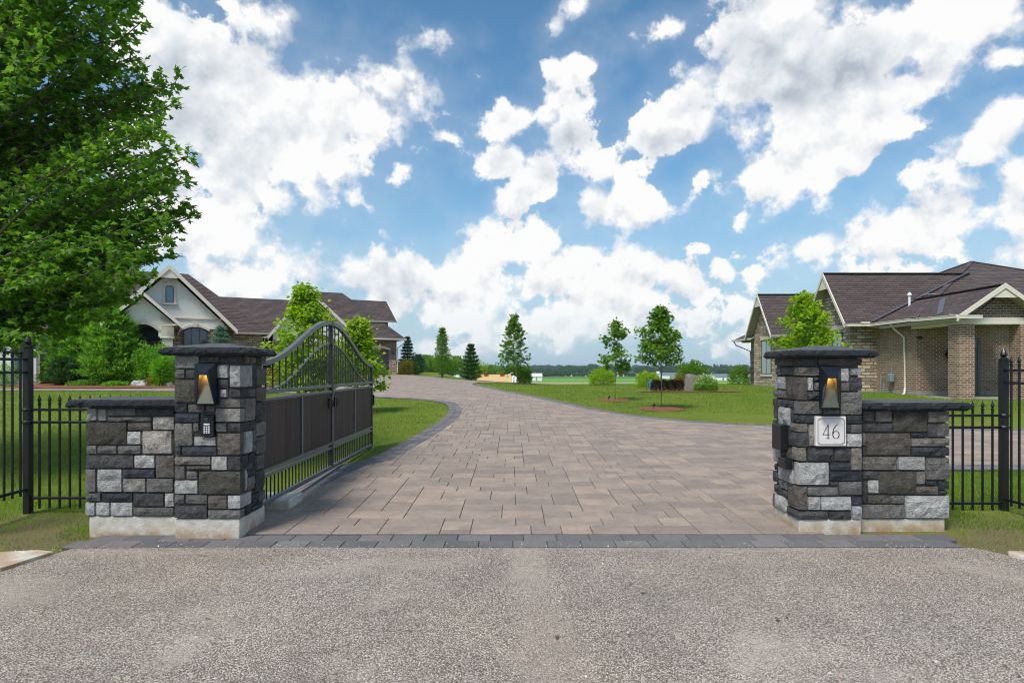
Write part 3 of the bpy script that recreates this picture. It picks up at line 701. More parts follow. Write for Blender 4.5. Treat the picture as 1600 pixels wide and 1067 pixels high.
# ------------------------------------------------------------------ stonework
def rock(name, x0, x1, y0, y1, z0, z1, mat, parent, proud=.014, cell=.055, seed=None, xneg=False, jit=1.0):
    r = random.Random(seed if seed is not None else random.random())
    nx = max(2, round((x1-x0)/cell)); ny = max(1, round((y1-y0)/cell)) if (y1-y0) < .3 else 4; nz = max(2, round((z1-z0)/cell))
    idx = {}; V = []; Fc = []
    off = (r.uniform(-50, 50), r.uniform(-50, 50), r.uniform(-50, 50))
    tilt = r.uniform(-.006, .006); tilt2 = r.uniform(-.006, .006)
    def vert(i, j, k):
        if (i, j, k) in idx: return idx[i, j, k]
        x = x0+(x1-x0)*i/nx; y = y0+(y1-y0)*j/ny; z = z0+(z1-z0)*k/nz
        ex = i in (0, nx); ez = k in (0, nz); ey = j == 0
        n = mnoise.fractal(Vector((x*9+off[0], y*9+off[1], z*9+off[2])), 1.0, 2.2, 3)*jit
        if ey:
            e = (1 if ex else 0)+(1 if ez else 0)
            if e == 0: y += -proud-n*.022+tilt*(i/nx-.5)+tilt2*(k/nz-.5)
            elif e == 1: y += -proud*.35-n*.004
            if ex: x += (.004 if i == 0 else -.004)
            if ez: z += (.004 if k == 0 else -.004)
            if ex and not ez: x += n*.003
            if ez and not ex: z += n*.003
        elif ex and not ez: x += (-1 if i == 0 else 1)*(proud*.7+n*.010)*(1 if j not in (0, ny) else 0)
        if j and ez: z += (.003 if k == 0 else -.003)
        idx[i, j, k] = len(V); V.append((x, y, z)); return idx[i, j, k]
    for i in range(nx):
        for k in range(nz): Fc.append((vert(i, 0, k), vert(i+1, 0, k), vert(i+1, 0, k+1), vert(i, 0, k+1)))
    for j in range(ny):
        for k in range(nz):
            Fc.append((vert(nx, j, k), vert(nx, j+1, k), vert(nx, j+1, k+1), vert(nx, j, k+1))); Fc.append((vert(0, j+1, k), vert(0, j, k), vert(0, j, k+1), vert(0, j+1, k+1)))
        for i in range(nx):
            Fc.append((vert(i, j, nz), vert(i+1, j, nz), vert(i+1, j+1, nz), vert(i, j+1, nz))); Fc.append((vert(i, j+1, 0), vert(i+1, j+1, 0), vert(i+1, j, 0), vert(i, j, 0)))
    m = MB(); m.v = V; m.f = Fc; m.m = [0]*len(Fc)
    return m.build(name, mat, parent)
def zoomA(x, y): return 110+x/8.894, 610+y/8.894
def zoomB(x, y): return 110+x/8.206, 720+y/8.206
def zoomC(x, y): return 260+x/6.669, 530+y/6.669
def zoomE(x, y): return 1190+x/6.882, 535+y/6.882
def zoomG(x, y): return 1330+x/9.276, 615+y/9.276
def front_stones(parent, Y, lst, zf, zmin, zmax, xmin=None, xmax=None, depth=.09):
    for (a, b, c, d, t) in lst:
        u0, v0 = zf(a, b); u1, v1 = zf(c, d); X0, _, Z1 = P(u0, v0, Y); X1, _, Z0 = P(u1, v1, Y)
        if xmin is not None: X0 = max(X0, xmin)
        if xmax is not None: X1 = min(X1, xmax)
        Z0 = max(Z0, zmin); Z1 = min(Z1, zmax)
        if X1-X0 < .02 or Z1-Z0 < .02: continue
        rock('stone', X0, X1, Y, Y+depth, Z0, Z1, ST[t], parent)
def slate_cap(name, x0, x1, y0, y1, z0, z1, peak, parent, open_x1=False, open_x0=False):
    nx = max(6, round((x1-x0)/.032)); ny = max(6, round((y1-y0)/.032)); V = []; Fc = []; idx = {}
    nz = 3
    def vert(i, j, k, top=False):
        if (i, j, k) in idx: return idx[i, j, k]
        fx, fy = i/nx, j/ny; x = x0+(x1-x0)*fx; y = y0+(y1-y0)*fy; z = z0+(z1-z0)*k/nz
        n = mnoise.fractal(Vector((x*22, y*22, z*24)), .8, 2.1, 3)
        rim = i in (0, nx) or j in (0, ny)
        if rim:
            amp = {0: -.010, 1: .014, 2: .010, nz: -.008}[k]
            if i == 0 and not open_x0: x -= amp+n*.020
            if i == nx and not open_x1: x += amp+n*.020
            if j == 0: y -= amp+n*.020
            if j == ny: y += amp+n*.020
            z += n*.004*(1 if k in (0, nz) else 0)
        elif k == nz:
            e = min(fx*2, 2-fx*2, fy*2, 2-fy*2) if peak else 0
            z += peak*min(1, e*1.15)+.003
        idx[i, j, k] = len(V); V.append((x, y, z)); return idx[i, j, k]
    for i in range(nx):
        for j in range(ny):
            Fc.append((vert(i, j, nz), vert(i+1, j, nz), vert(i+1, j+1, nz), vert(i, j+1, nz)))
            Fc.append((vert(i, j+1, 0), vert(i+1, j+1, 0), vert(i+1, j, 0), vert(i, j, 0)))
    for k in range(nz):
        for i in range(nx):
            Fc.append((vert(i, 0, k), vert(i+1, 0, k), vert(i+1, 0, k+1), vert(i, 0, k+1))); Fc.append((vert(i+1, ny, k), vert(i, ny, k), vert(i, ny, k+1), vert(i+1, ny, k+1)))
        for j in range(ny):
            Fc.append((vert(nx, j, k), vert(nx, j+1, k), vert(nx, j+1, k+1), vert(nx, j, k+1))); Fc.append((vert(0, j+1, k), vert(0, j, k), vert(0, j, k+1), vert(0, j+1, k+1)))
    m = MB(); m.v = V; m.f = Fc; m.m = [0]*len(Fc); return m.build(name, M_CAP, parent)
def side_stones(parent, X, sgn, lst, zf, zmin, zmax, Yf, Yb, depth=.09):
    for (a, b, c, d, t) in lst:
        u0, v0 = zf(a, b); u1, v1 = zf(c, d)
        ya, yb = sorted((X/((u0-800)/F), X/((u1-800)/F))); ya = max(ya, Yf+.105); yb = min(yb, Yb)
        if yb-ya < .03: continue
        ym = (ya+yb)/2; Z1 = min(zmax, EYE-(v0-HV)*ym/F); Z0 = max(zmin, EYE-(v1-HV)*ym/F)
        if Z1-Z0 < .02: continue
        # built facing -Y, then turned to face +X or -X
        o = rock('stone', -(yb-ya)/2, (yb-ya)/2, 0, depth, Z0, Z1, ST[t], None); o.parent = parent
        g = ORG[parent.name]; o.rotation_euler = (0, 0, R(90) if sgn > 0 else R(-90)); o.location = (X-g.x, (ya+yb)/2-g.y, -g.z)

# left low wall --------------------------------------------------
LW = [(222,250,360,418,'L'),(385,250,495,420,'W'),(515,250,905,350,'M'),(915,250,1442,350,'D'),(515,365,1120,430,'M'),(1145,365,1442,545,'W'),(215,440,785,750,'O'),
 (795,445,1125,555,'B'),(789,568,975,748,'L'),(1000,560,1410,875,'P'),(222,762,362,880,'M'),(375,765,640,880,'M'),(655,765,975,880,'M'),(215,893,875,1076,'D'),(887,900,1165,1078,'L'),(1185,900,1442,1208,'B')]
LWB = [(190,105,322,395,'M'),(345,105,658,395,'L'),(672,105,1075,215,'N'),(675,225,962,395,'W'),(975,225,1318,400,'M'),(195,412,385,515,'M'),(400,415,797,520,'N'),(805,415,1195,583,'D'),
 (1208,412,1328,585,'L'),(190,530,310,698,'L'),(328,530,500,698,'L'),(515,530,797,700,'L'),(805,592,1325,700,'M')]
YL = 6.0; YLW = 6.12; XL0, XL1 = -3.165, -2.545; BL = 6.62
w = root('low_stone_wall', 'low grey stone wall left of the left pillar, beside the short iron fence', 'stone wall', (-3.6, YLW+.3, 0))
XW = P(132, 0, YLW)[0]; zt = P(0, 637, YLW)[2]; zb = P(0, 807, YLW)[2]
MB().box(XW+.02, XL0-.01, YLW+.03, YLW+.62, zb-.03, zt).build('mortar_core', M_MORTAR, w)
MB().cbox(XW+.035, XL0-.005, YLW+.012, YLW+.6, -.05, zb, .008).build('concrete_base', M_CONC, w)
front_stones(w, YLW, LW, zoomA, zb, zt, XW, XL0-.002); front_stones(w, YLW, LWB, zoomB, zb, zt, XW, XL0-.002)
y = YLW+.1
zc = zb+.01
while zc < zt-.06:                               # the wall's far end
    h = random.choice((.10, .14, .2)); h = min(h, zt-zc); yy = YLW+.10
    while yy < YLW+.60:
        l = min(random.choice((.16, .26, .34)), YLW+.62-yy)
        if l > .05:
            o = rock('stone', -l/2+.005, l/2-.005, 0, .06, zc+.005, zc+h-.005, ST[random.choice('DMLBNWM')], None); o.parent = w
            o.rotation_euler = (0, 0, R(-90)); o.location = (XW-ORG[w.name].x, yy+l/2-ORG[w.name].y, 0)
        yy += l
    zc += h
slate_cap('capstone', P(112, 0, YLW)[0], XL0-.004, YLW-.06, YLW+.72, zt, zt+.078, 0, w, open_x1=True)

# left pillar ----------------------------------------------------
LP = [(80,170,342,303,'W'),(350,178,550,250,'B'),(558,178,748,252,'D'),(756,172,800,255,'M'),(85,312,190,405,'M'),(200,312,304,408,'D'),(82,418,303,655,'O'),(525,265,640,406,'L'),(535,418,645,512,'D'),
 (658,270,775,500,'L'),(560,520,628,605,'L'),(556,620,797,712,'M'),(80,668,215,755,'N'),(225,680,400,760,'M'),(408,690,500,760,'M'),(85,773,342,862,'N'),(510,720,800,860,'W'),
 (510,872,625,965,'M'),(82,875,270,1107,'M'),(278,870,338,960,'M'),(285,1015,515,1107,'L'),(60,1120,150,1207,'D'),(158,1118,525,1209,'N'),
 (78,1222,460,1307,'T'),(468,1219,632,1362,'L'),(208,1318,455,1362,'B'),(75,1318,192,1457,'M'),(208,1372,320,1457,'M'),(70,1467,325,1607,'L'),(338,1374,785,1607,'O'),
 (82,1619,187,1709,'M'),(198,1619,425,1713,'M'),(432,1627,630,1763,'B'),(80,1727,425,1864,'D'),(432,1778,795,1867,'M')]
LPW = [(652,518,775,605,'D',850),(635,872,775,962,'D',925),(530,977,775,1202,'B',805),(640,1219,775,1362,'D',850),(638,1627,775,1763,'L',885),(658,270,775,500,'L',895)]
LP = [q for q in LP if q[:2] != (658, 270)]
LPS = [(800,172,870,252,'M'),(875,180,930,252,'M'),(900,300,925,500,'D'),(855,517,925,600,'M'),(806,612,925,850,'T'),(815,955,897,1180,'L'),(902,950,925,1090,'M'),(880,1095,925,1168,'T'),
 (855,1190,925,1290,'N'),(793,1360,840,1570,'L'),(845,1362,925,1420,'D'),(846,1425,920,1560,'M'),(800,1720,885,1850,'N'),(890,1600,960,1700,'D'),(890,1720,1000,1810,'D'),(940,1200,1020,1350,'M'),(930,1360,1020,1560,'D'),(965,1580,1030,1680,'M'),
 (935,180,985,260,'D'),(990,185,1035,265,'M'),(935,300,1035,480,'M'),(935,500,1035,640,'B'),(935,650,1035,840,'D'),(935,860,1035,1000,'T'),(935,1010,1035,1180,'M')]
def zoomCs(x, y): return zoomC(x, y)
pl = root('stone_pillar', 'left gate pillar of mixed grey stone with a keypad and lit wall light', 'stone pillar', (-2.86, 6.3, 0))
ztL = P(0, 555.3, YL)[2]; zbL = P(0, 810.5, YL)[2]
MB().box(XL0+.025, XL1-.035, YL+.03, BL-.02, zbL-.03, ztL).build('mortar_core', M_MORTAR, pl)
MB().cbox(XL0+.003, XL1-.012, YL+.008, BL, -.05, zbL, .008).build('concrete_base', M_CONC, pl)
front_stones(pl, YL, LP, zoomC, zbL, ztL, XL0, XL1)
for (a, b, c, d, t, xs) in LPW:
    u0, v0 = zoomC(a, b); u1, v1 = zoomC(c, d); us, _ = zoomC(xs, 0); X0, _, Z1 = P(u0, v0, YL); Z0 = P(0, v1, YL)[2]
    rock('stone', X0, XL1, YL, min(BL, XL1/((us-800)/F)), max(Z0, zbL), min(Z1, ztL), ST[t], pl)
side_stones(pl, XL1, 1, LPS, zoomC, zbL, ztL, YL, BL)
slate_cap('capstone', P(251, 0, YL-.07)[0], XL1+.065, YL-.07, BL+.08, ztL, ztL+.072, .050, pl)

# right pillar ---------------------------------------------------
YR = 6.2; XR0, XR1 = 2.772, 3.392; BR = 6.80
RP = [(610,170,1078,250,'B'),(500,375,555,518,'L'),(560,372,620,420,'D'),(575,428,620,515,'M'),(510,525,620,618,'D'),(845,275,938,418,'L'),(845,424,946,522,'M'),(962,275,1078,354,'L'),(955,372,1078,525,'D'),
 (845,532,1078,775,'M'),(665,712,838,775,'M'),(915,782,1078,868,'N'),(512,878,575,1112,'W'),(912,880,955,962,'N'),(962,880,1078,970,'M'),(918,980,1078,1122,'L'),
 (500,1132,775,1272,'D'),(782,1137,960,1272,'D'),(970,1132,1078,1372,'T'),(740,1292,960,1374,'N'),(735,1387,1078,1484,'N'),(735,1494,825,1547,'D'),(835,1492,1078,1637,'M'),
 (500,1552,820,1644,'M'),(505,1658,632,1800,'L'),(642,1658,965,1802,'L'),(972,1658,1078,1747,'N'),(725,1817,965,1907,'D'),(975,1757,1078,1900,'L'),(585,780,905,1115,'D')]
RPW = [(395,170,600,250,'D',335),(395,265,620,358,'T',345),(395,370,495,620,'B',258),(395,628,655,770,'M',348),(395,780,580,862,'N',345),(395,872,495,965,'T',305),(395,970,505,1122,'D',292),(395,1130,480,1272,'T',325),
 (395,1290,722,1532,'L',352),(395,1545,490,1800,'B',285),(395,1812,718,1904,'D',270)]
RPS = [(140,170,330,250,'B'),(150,270,200,350,'M'),(205,268,338,350,'D'),(145,365,250,500,'L'),(128,508,250,595,'M'),(115,603,222,690,'D'),(228,615,345,695,'D'),(130,680,178,820,'D'),(182,692,308,885,'L'),(312,705,343,850,'D'),
 (120,832,178,905,'D'),(116,912,176,1055,'M'),(130,1062,205,1292,'L'),(212,1120,322,1270,'O'),(105,1130,127,1265,'D'),(312,1280,348,1370,'D'),(140,1305,178,1375,'D'),(182,1340,342,1490,'L'),(110,1385,182,1500,'D'),(190,1480,280,1570,'M'),
 (290,1510,345,1540,'D'),(137,1530,218,1620,'D'),(225,1580,278,1660,'D'),(142,1640,258,1790,'L'),(105,1620,138,1790,'B'),(182,890,300,1110,'D')]
pr = root('stone_pillar', 'right gate pillar of mixed grey stone with the number plaque', 'stone pillar', (3.08, 6.5, 0))
ztR = P(0, 559.0, YR)[2]; zbR = P(0, 811.5, YR)[2]
MB().box(XR0+.035, XR1-.025, YR+.03, BR-.02, zbR-.03, ztR).build('mortar_core', M_MORTAR, pr)
MB().cbox(XR0+.012, XR1-.003, YR+.008, BR, -.05, zbR, .008).build('concrete_base', M_CONC, pr)
front_stones(pr, YR, RP, zoomE, zbR, ztR, XR0, XR1)
for (a, b, c, d, t, xs) in RPW:
    u0, v0 = zoomE(a, b); u1, v1 = zoomE(c, d); us, _ = zoomE(xs, 0); X1 = P(u1, 0, YR)[0]; Z1 = P(0, v0, YR)[2]; Z0 = P(0, v1, YR)[2]
    rock('stone', XR0, min(X1, XR1), YR, min(BR, XR0/((us-800)/F)), max(Z0, zbR), min(Z1, ztR), ST[t], pr)
side_stones(pr, XR0, -1, RPS, zoomE, zbR, ztR, YR, BR)
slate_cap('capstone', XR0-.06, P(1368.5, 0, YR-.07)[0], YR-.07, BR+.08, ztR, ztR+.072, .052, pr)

# right low wall -------------------------------------------------
RW = [(165,250,338,400,'B'),(352,250,590,405,'T'),(605,250,1103,550,'O'),(1115,255,1440,415,'T'),(165,430,590,548,'D'),(1112,435,1250,625,'D'),(1257,435,1436,622,'M'),(872,568,1095,622,'N'),(222,568,860,890,'B'),(165,568,212,752,'T'),(165,762,214,900,'D'),
 (872,642,1425,762,'T'),(875,772,1425,902,'N'),(163,912,660,1104,'T'),(690,912,1070,1104,'L'),(1095,928,1425,1244,'M'),(163,1119,390,1234,'D'),(402,1124,935,1444,'O'),(945,1124,1070,1310,'T'),(250,1250,400,1442,'L'),(152,1264,240,1584,'D'),
 (1085,1264,1237,1325,'N'),(1267,1264,1420,1390,'N'),(1275,1404,1400,1464,'D'),(936,1340,1260,1460,'B'),(250,1464,580,1590,'O'),(590,1474,780,1594,'M'),(155,1604,785,1804,'M'),(800,1478,1425,1804,'L')]
YRW = 6.32
w2 = root('low_stone_wall', 'low grey stone wall right of the numbered pillar', 'stone wall', (3.9, YRW+.3, 0))
XW1 = P(1483.5, 0, YRW)[0]; zt2 = P(0, 641.5, YRW)[2]; zb2 = P(0, 811, YRW)[2]
MB().box(XR1+.01, XW1-.02, YRW+.03, YRW+.62, zb2-.03, zt2).build('mortar_core', M_MORTAR, w2)
MB().cbox(XR1+.004, P(1478, 0, YRW)[0], YRW+.012, YRW+.6, -.05, zb2, .008).build('concrete_base', M_CONC, w2)
front_stones(w2, YRW, RW, zoomG, zb2, zt2, XR1+.002, XW1)
zc = zb2+.01
while zc < zt2-.06:
    h = random.choice((.10, .14, .2)); h = min(h, zt2-zc); yy = YRW+.10
    while yy < YRW+.60:
        l = min(random.choice((.16, .26, .34)), YRW+.62-yy)
        if l > .05:
            o = rock('stone', -l/2+.005, l/2-.005, 0, .06, zc+.005, zc+h-.005, ST[random.choice('DMLBNWM')], None); o.parent = w2
            o.rotation_euler = (0, 0, R(90)); o.location = (XW1-ORG[w2.name].x, yy+l/2-ORG[w2.name].y, 0)
        yy += l
    zc += h
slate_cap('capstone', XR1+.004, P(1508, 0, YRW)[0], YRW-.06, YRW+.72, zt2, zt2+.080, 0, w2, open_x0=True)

# ------------------------------------------------------------------ wall lights
M_LAMPB = simple('navy_black_lamp_metal', (.012, .020, .032), .45, .3, .5)
M_LAMPIN = simple('bronze_lamp_reflector', (.10, .11, .085), .5, .3, .4, nz=.15, nscale=10)
t = NT('warm_lamp_glow'); t.b.inputs['Emission Color'].default_value = (1, .45, .08, 1); t.b.inputs['Emission Strength'].default_value = 14; M_GLOW = t.fin((.9, .6, .3), .5)
def wall_light(label, u0, u1, v0, v1, Yw, fo):
    # hooded wedge: plate on the wall, hood narrowing to a nose, open front showing a sloping lit reflector
    xa, _, za = P(u0, v0, Yw); xb, _, zb_ = P(u1, v1, Yw)
    (ftl, ftr, fvt, fbl, fbr, fvb) = fo; Yf = Yw-.125
    c = root('wall_light', label, 'wall light', ((xa+xb)/2, Yw, zb_), 'wedge shaped wall lights on the gate pillars')
    TL = Vector(P(ftl, fvt, Yf)); TR = Vector(P(ftr, fvt, Yf)); BLp = Vector(P(fbl, fvb, Yf)); BRp = Vector(P(fbr, fvb, Yf))
    nose = .038
    NL = TL+Vector((-.008, 0, nose)); NR = TR+Vector((.008, 0, nose))
    B1 = Vector((xa, Yw-.012, za)); B2 = Vector((xb, Yw-.012, za)); B3 = Vector((xb, Yw-.012, zb_)); B4 = Vector((xa, Yw-.012, zb_))
    m = MB(); m.box(xa, xb, Yw-.012, Yw+.03, zb_, za).build('back_plate', M_LAMPB, c)
    h = MB()
    h.face([B1, B2, NR, NL]); h.face([NL, NR, TR, TL]); h.face([B1, NL, TL, BLp, B4]); h.face([B2, B3, BRp, TR, NR]); h.face([B4, BLp, BRp, B3])
    o = h.build('hood', M_LAMPB, c); so = o.modifiers.new('thickness', 'SOLIDIFY'); so.thickness = .004; so.offset = -1
    # reflector: from deep under the nose to the front lip at the bottom
    k = MB(); d = Vector((0, .085, .0))
    k.face([TL+d+Vector((0, 0, .01)), TR+d+Vector((0, 0, .01)), BRp+Vector((-.003, .004, .003)), BLp+Vector((.003, .004, .003))])
    k.face([TL+Vector((.001, .002, 0)), TL+d+Vector((.001, 0, .01)), BLp+Vector((.003, .004, .003))]); k.face([TR+Vector((-.001, .002, 0)), BRp+Vector((-.003, .004, .003)), TR+d+Vector((-.001, 0, .01))])
    k.build('reflector', M_LAMPIN, c)
    g = MB(); g.box(TL.x+.006, TR.x-.006, Yf+.012, Yf+.065, TL.z+.012, TL.z+.020); g.build('bulb', M_GLOW, c)
    ld = bpy.data.lights.new('wall_light_lamp', 'AREA'); lo = bpy.data.objects.new('lamp', ld); COL.objects.link(lo); ld.shape = 'RECTANGLE'
    ld.size = TR.x-TL.x-.01; ld.size_y = .05; ld.energy = .14; ld.color = (1, .48, .10); lo.parent = c
    lo.location = ((TL.x+TR.x)/2-ORG[c.name].x, Yf+.04-ORG[c.name].y, TL.z+.010-ORG[c.name].z)
wall_light('lit black wedge wall light on the left pillar, above the keypad', 305.6, 338.9, 568, 631.5, YL-.012, (310.5, 322.5, 586, 306.5, 334, 631))
wall_light('lit black wedge wall light on the right pillar, above the number plaque', 1280.2, 1312.3, 572.3, 638, YR-.012, (1294, 1307, 591, 1284, 1312, 637))
# keypad
kx0, _, kz1 = P(314, 648, YL-.02); kx1, _, kz0 = P(334.5, 682, YL-.02)
kp = root('entry_keypad', 'small black keypad intercom set in the left pillar under the light', 'keypad', ((kx0+kx1)/2, YL, kz0))
MB().cbox(kx0, kx1, YL-.035, YL+.04, kz0, kz1, .006).build('housing', M_IRON, kp)
MB().lathe((0, 0, 0), [(.018, 0), (.018, .004), (.012, .008)], 12).build('camera_lens', M_GLASS, kp)
ln = [o for o in kp.children if o.name.startswith('camera_lens')][0]; ln.location = (0, -.036, (kz1-kz0)*.80); ln.rotation_euler = (R(90), 0, 0)
for vtx in ln.data.vertices: vtx.co += Vector(ORG[kp.name])
kcx = (kx0+kx1)/2
M_KEY = simple('grey_white_key', (.62, .64, .66), .5)
MB().cbox(kcx-.028, kcx+.028, YL-.040, YL-.034, kz0+.108, kz0+.124, .002).build('display', M_KEY, kp)
kd = None
for rr in range(4):
    for cc_ in range(3):
        b = MB().cbox(kcx+(cc_-1)*.021-.0075, kcx+(cc_-1)*.021+.0075, YL-.040, YL-.034, kz0+.032+rr*.018, kz0+.044+rr*.018, .0015).build('key', M_KEY, kp)
# number plaque
px0, _, pz1 = P(1274.5, 650.5, YR-.03); px1, _, pz0 = P(1321.8, 696.8, YR-.03)
pq = root('house_number_plaque', 'square pale stone plaque engraved 46 on the right pillar', 'plaque', ((px0+px1)/2, YR, pz0))
MB().cbox(px0, px1, YR-.035, YR+.02, pz0, pz1, .004).build('plaque_body', simple('pale_pink_limestone', (.70, .655, .63), .8, nz=.08, nscale=30, bump=.001), pq)
M_INK = simple('engraved_black', (.02, .02, .025), .7)
cu = bpy.data.curves.new('number', 'FONT'); cu.body = '46'; cu.size = .205; cu.align_x = 'CENTER'; cu.extrude = .0012
# drawn numerals (old-style thin strokes)
nm = MB(); cxp = (px0+px1)/2; W_ = px1-px0; H_ = pz1-pz0; yf_ = YR-.0375
def pp(fx, fz): return (px0+W_*fx, yf_, pz0+H_*fz)
def stroke(pts, ws, name):
    m = MB(); L = len(pts); lft = []; rgt = []
    for i, p in enumerate(pts):
        a = Vector(pts[max(i-1, 0)]); b = Vector(pts[min(i+1, L-1)]); d = (b-a).normalized(); n = Vector((-d[1], d[0]))
        w_ = ws[i] if hasattr(ws, '__len__') else ws
        lft.append((p[0]+n[0]*w_/2, p[1]+n[1]*w_/2)); rgt.append((p[0]-n[0]*w_/2, p[1]-n[1]*w_/2))
    for i in range(L-1): nm.slab([pp(*lft[i]), pp(*lft[i+1]), pp(*rgt[i+1]), pp(*rgt[i])], .003, d=(0, 1, 0))
stroke([(.40, .26), (.40, .74)], .030, 'a'); stroke([(.405, .74), (.23, .395)], .014, 'b'); stroke([(.22, .39), (.475, .39)], .018, 'c'); stroke([(.34, .265), (.46, .265)], .012, 'd')
arc = [(.66+.105*math.cos(a)*1.0, .385+.125*math.sin(a)) for a in [R(x) for x in range(0, 361, 15)]]
stroke(arc, [.028 if (abs(math.cos(R(x))) > .6) else .014 for x in range(0, 361, 15)], 'e')
stroke([(.74, .735), (.68, .71), (.62, .64), (.575, .55), (.556, .46), (.556, .385)], [.012, .016, .022, .028, .03, .028], 'f')
nm.build('numerals', M_INK, pq)
fr = MB(); cpts = [(.11, .07), (.89, .07), (.93, .11), (.93, .89), (.89, .93), (.11, .93), (.07, .89), (.07, .11)]
cpts = [(.12, .06), (.88, .06), (.88, .09), (.91, .12), (.94, .12), (.94, .88), (.91, .88), (.88, .91), (.88, .94), (.12, .94), (.12, .91), (.09, .88), (.06, .88), (.06, .12), (.09, .12), (.12, .09)]
cpts = [(.12, .065), (.88, .065), (.89, .10), (.935, .12), (.935, .88), (.89, .90), (.88, .935), (.12, .935), (.11, .90), (.065, .88), (.065, .12), (.11, .10)]
for a, b in zip(cpts, cpts[1:]+cpts[:1]):
    fr.beam(pp(*a), pp(*b), .0035, .003)
fr.build('engraved_border', M_INK, pq)
# latch receiver and sensor on the inner face of the right pillar
def xface(u0, u1, v0, v1, X, dx, name, label, cat):
    ya, yb = sorted((X/((u0-800)/F), X/((u1-800)/F))); ym = ya
    Z1 = EYE-(v0-HV)*ym/F; Z0 = EYE-(v1-HV)*ym/F
    o = MB().cbox(X-dx, X+.02, ya, yb, Z0, Z1, .006).build(name, M_IRON); tag(o, label, cat); return o
xface(1215, 1229, 664, 704, XR0-.03, .06, 'control_box', 'black upright control box on the inner side of the right pillar', 'control box')
xface(1223, 1234.5, 716, 733, XR0-.03, .05, 'latch_receiver', 'small black gate latch receiver low on the right pillar', 'gate latch')

# ------------------------------------------------------------------ gate
GX = -2.66; GY0, GY1, GM = 6.70, 12.10, 9.40
gp = root('gate_hinge_post', 'tall black steel hinge post fixed behind the left pillar', 'gate post', (-2.6, 6.58, 0))
MB().cbox(GX-.045, GX+.065, 6.50, 6.61, .11, 1.73, .006).build('post_tube', M_IRON, gp)
MB().cbox(GX+.02, GX+.10, 6.42, 6.50, .40+.22, .40+.36, .004).build('mounting_bracket', M_IRON, gp)
for z in (.28, 1.50): MB().lathe((GX+.03, 6.655, z), [(.022, 0), (.022, .12)], 10).build('hinge', M_IRON, gp)
g = root('driveway_gate', 'open arched double-look driveway gate of grey steel with dark plank panels', 'gate', (GX, GM, .14))
def gz_out(y):
    t_ = 1-abs(y-GM)/2.70; return 1.665+.61*(.5-.5*math.cos(math.pi*max(0, min(1, t_))))
def gz_in(y):
    t_ = 1-abs(y-GM)/2.45; return 1.375+.60*(.5-.5*math.cos(math.pi*max(0, min(1, t_))))
def rail(name, y0, y1, z0, z1, mat=M_GATE, w=.05): return MB().cbox(GX-w/2, GX+w/2, y0, y1, z0, z1, .004).build(name, mat, g)
def archband(name, fn, y0, y1, h, w, mat):
    n = 44; m = MB(); ring = []
    for i in range(n+1):
        y = y0+(y1-y0)*i/n; z = fn(y); dz = (fn(min(y+.01, y1))-fn(max(y-.01, y0)))/(.02 if y0 < y < y1 else .01)
        nrm = Vector((0, -dz, 1)).normalized()
        a = Vector((GX, y, z)); ring.append([a+nrm*sy*h/2+Vector((sx*w/2, 0, 0)) for sx, sy in ((-1,-1),(1,-1),(1,1),(-1,1))])
    for i in range(n):
        for j in range(4): m.face([ring[i][j], ring[i][(j+1) % 4], ring[i+1][(j+1) % 4], ring[i+1][j]])
    m.face(ring[0]); m.face(ring[-1][::-1]); return m.build(name, mat, g)
archband('top_arch', gz_out, GY0, GY1, .055, .055, M_GATE)
archband('inner_arch', gz_in, GM-2.45, GM+2.45, .022, .022, M_GATE)
rail('frame_stile', GY0-.03, GY0+.025, .14, 1.68); rail('frame_stile', GY1-.03, GY1+.025, .14, 1.71, M_GATE2); 
rail('mullion', GM-.03, GM+.03, .19, 2.30, M_GATE2, .06)
rail('bottom_rail', GY0+.025, GY1-.03, .14, .195); rail('middle_rail', GY0+.025, GY1-.03, 1.335, 1.375); rail('panel_top_rail', GY0+.025, GY1-.03, 1.262, 1.292, w=.056)
rail('panel_bottom_rail', GY0+.025, GY1-.03, .500, .530, w=.056); rail('lower_rail', GY0+.025, GY1-.03, .435, .468)
cuts = [GY0+.025, 8.05, GM, 10.75, GY1-.03]
for y in (8.05, 10.75): rail('panel_divider', y-.022, y+.022, .53, 1.262, w=.056)
for y in (GM,): rail('panel_divider', y-.024, y+.024, .53, 1.262, w=.066)
# studded strips along the panels' edges
for a, b in zip(cuts, cuts[1:]):
    a += .03; b -= .03
    st = MB(); 
    for z in (.538, 1.254):
        y = a
        while y < b: st.box(GX+.016, GX+.030, y, y+.010, z-.006, z+.006); y += .022
    z = .55
    while z < 1.24:
        for y in (a-.004, b+.002): st.box(GX+.016, GX+.030, y-.005, y+.005, z, z+.010)
        z += .022
    st.build('studded_edging', M_GATE, g)
    n = 7; wv = (b-a)/n
    for i in range(n): MB().cbox(GX-.012, GX+.014, a+i*wv+.001, a+(i+1)*wv-.001, .531, 1.261, .0035).build('plank', M_WOOD, g)
def picket(y, z0, z1, r=.0085):
    return MB().cbox(GX-r, GX+r, y-r, y+r, z0, z1, .002).build('picket', M_GATE2, g)
n = 46
for i in range(1, n):
    y = GY0+(GY1-GY0)*i/n
    if abs(y-GM) > .05: picket(y, .19, .437, .0075)
n = 26
for i in range(1, n):
    y = GY0+(GY1-GY0)*i/n
    if abs(y-GM) > .05: picket(y, 1.375, gz_out(y)-.025, .008)
for i in range(n):
    y = GY0+(GY1-GY0)*(i+.5)/n
    if abs(y-GM) > .05 and abs(y-GM) < 2.2: picket(y, 1.375, gz_in(y)-.008, .006)
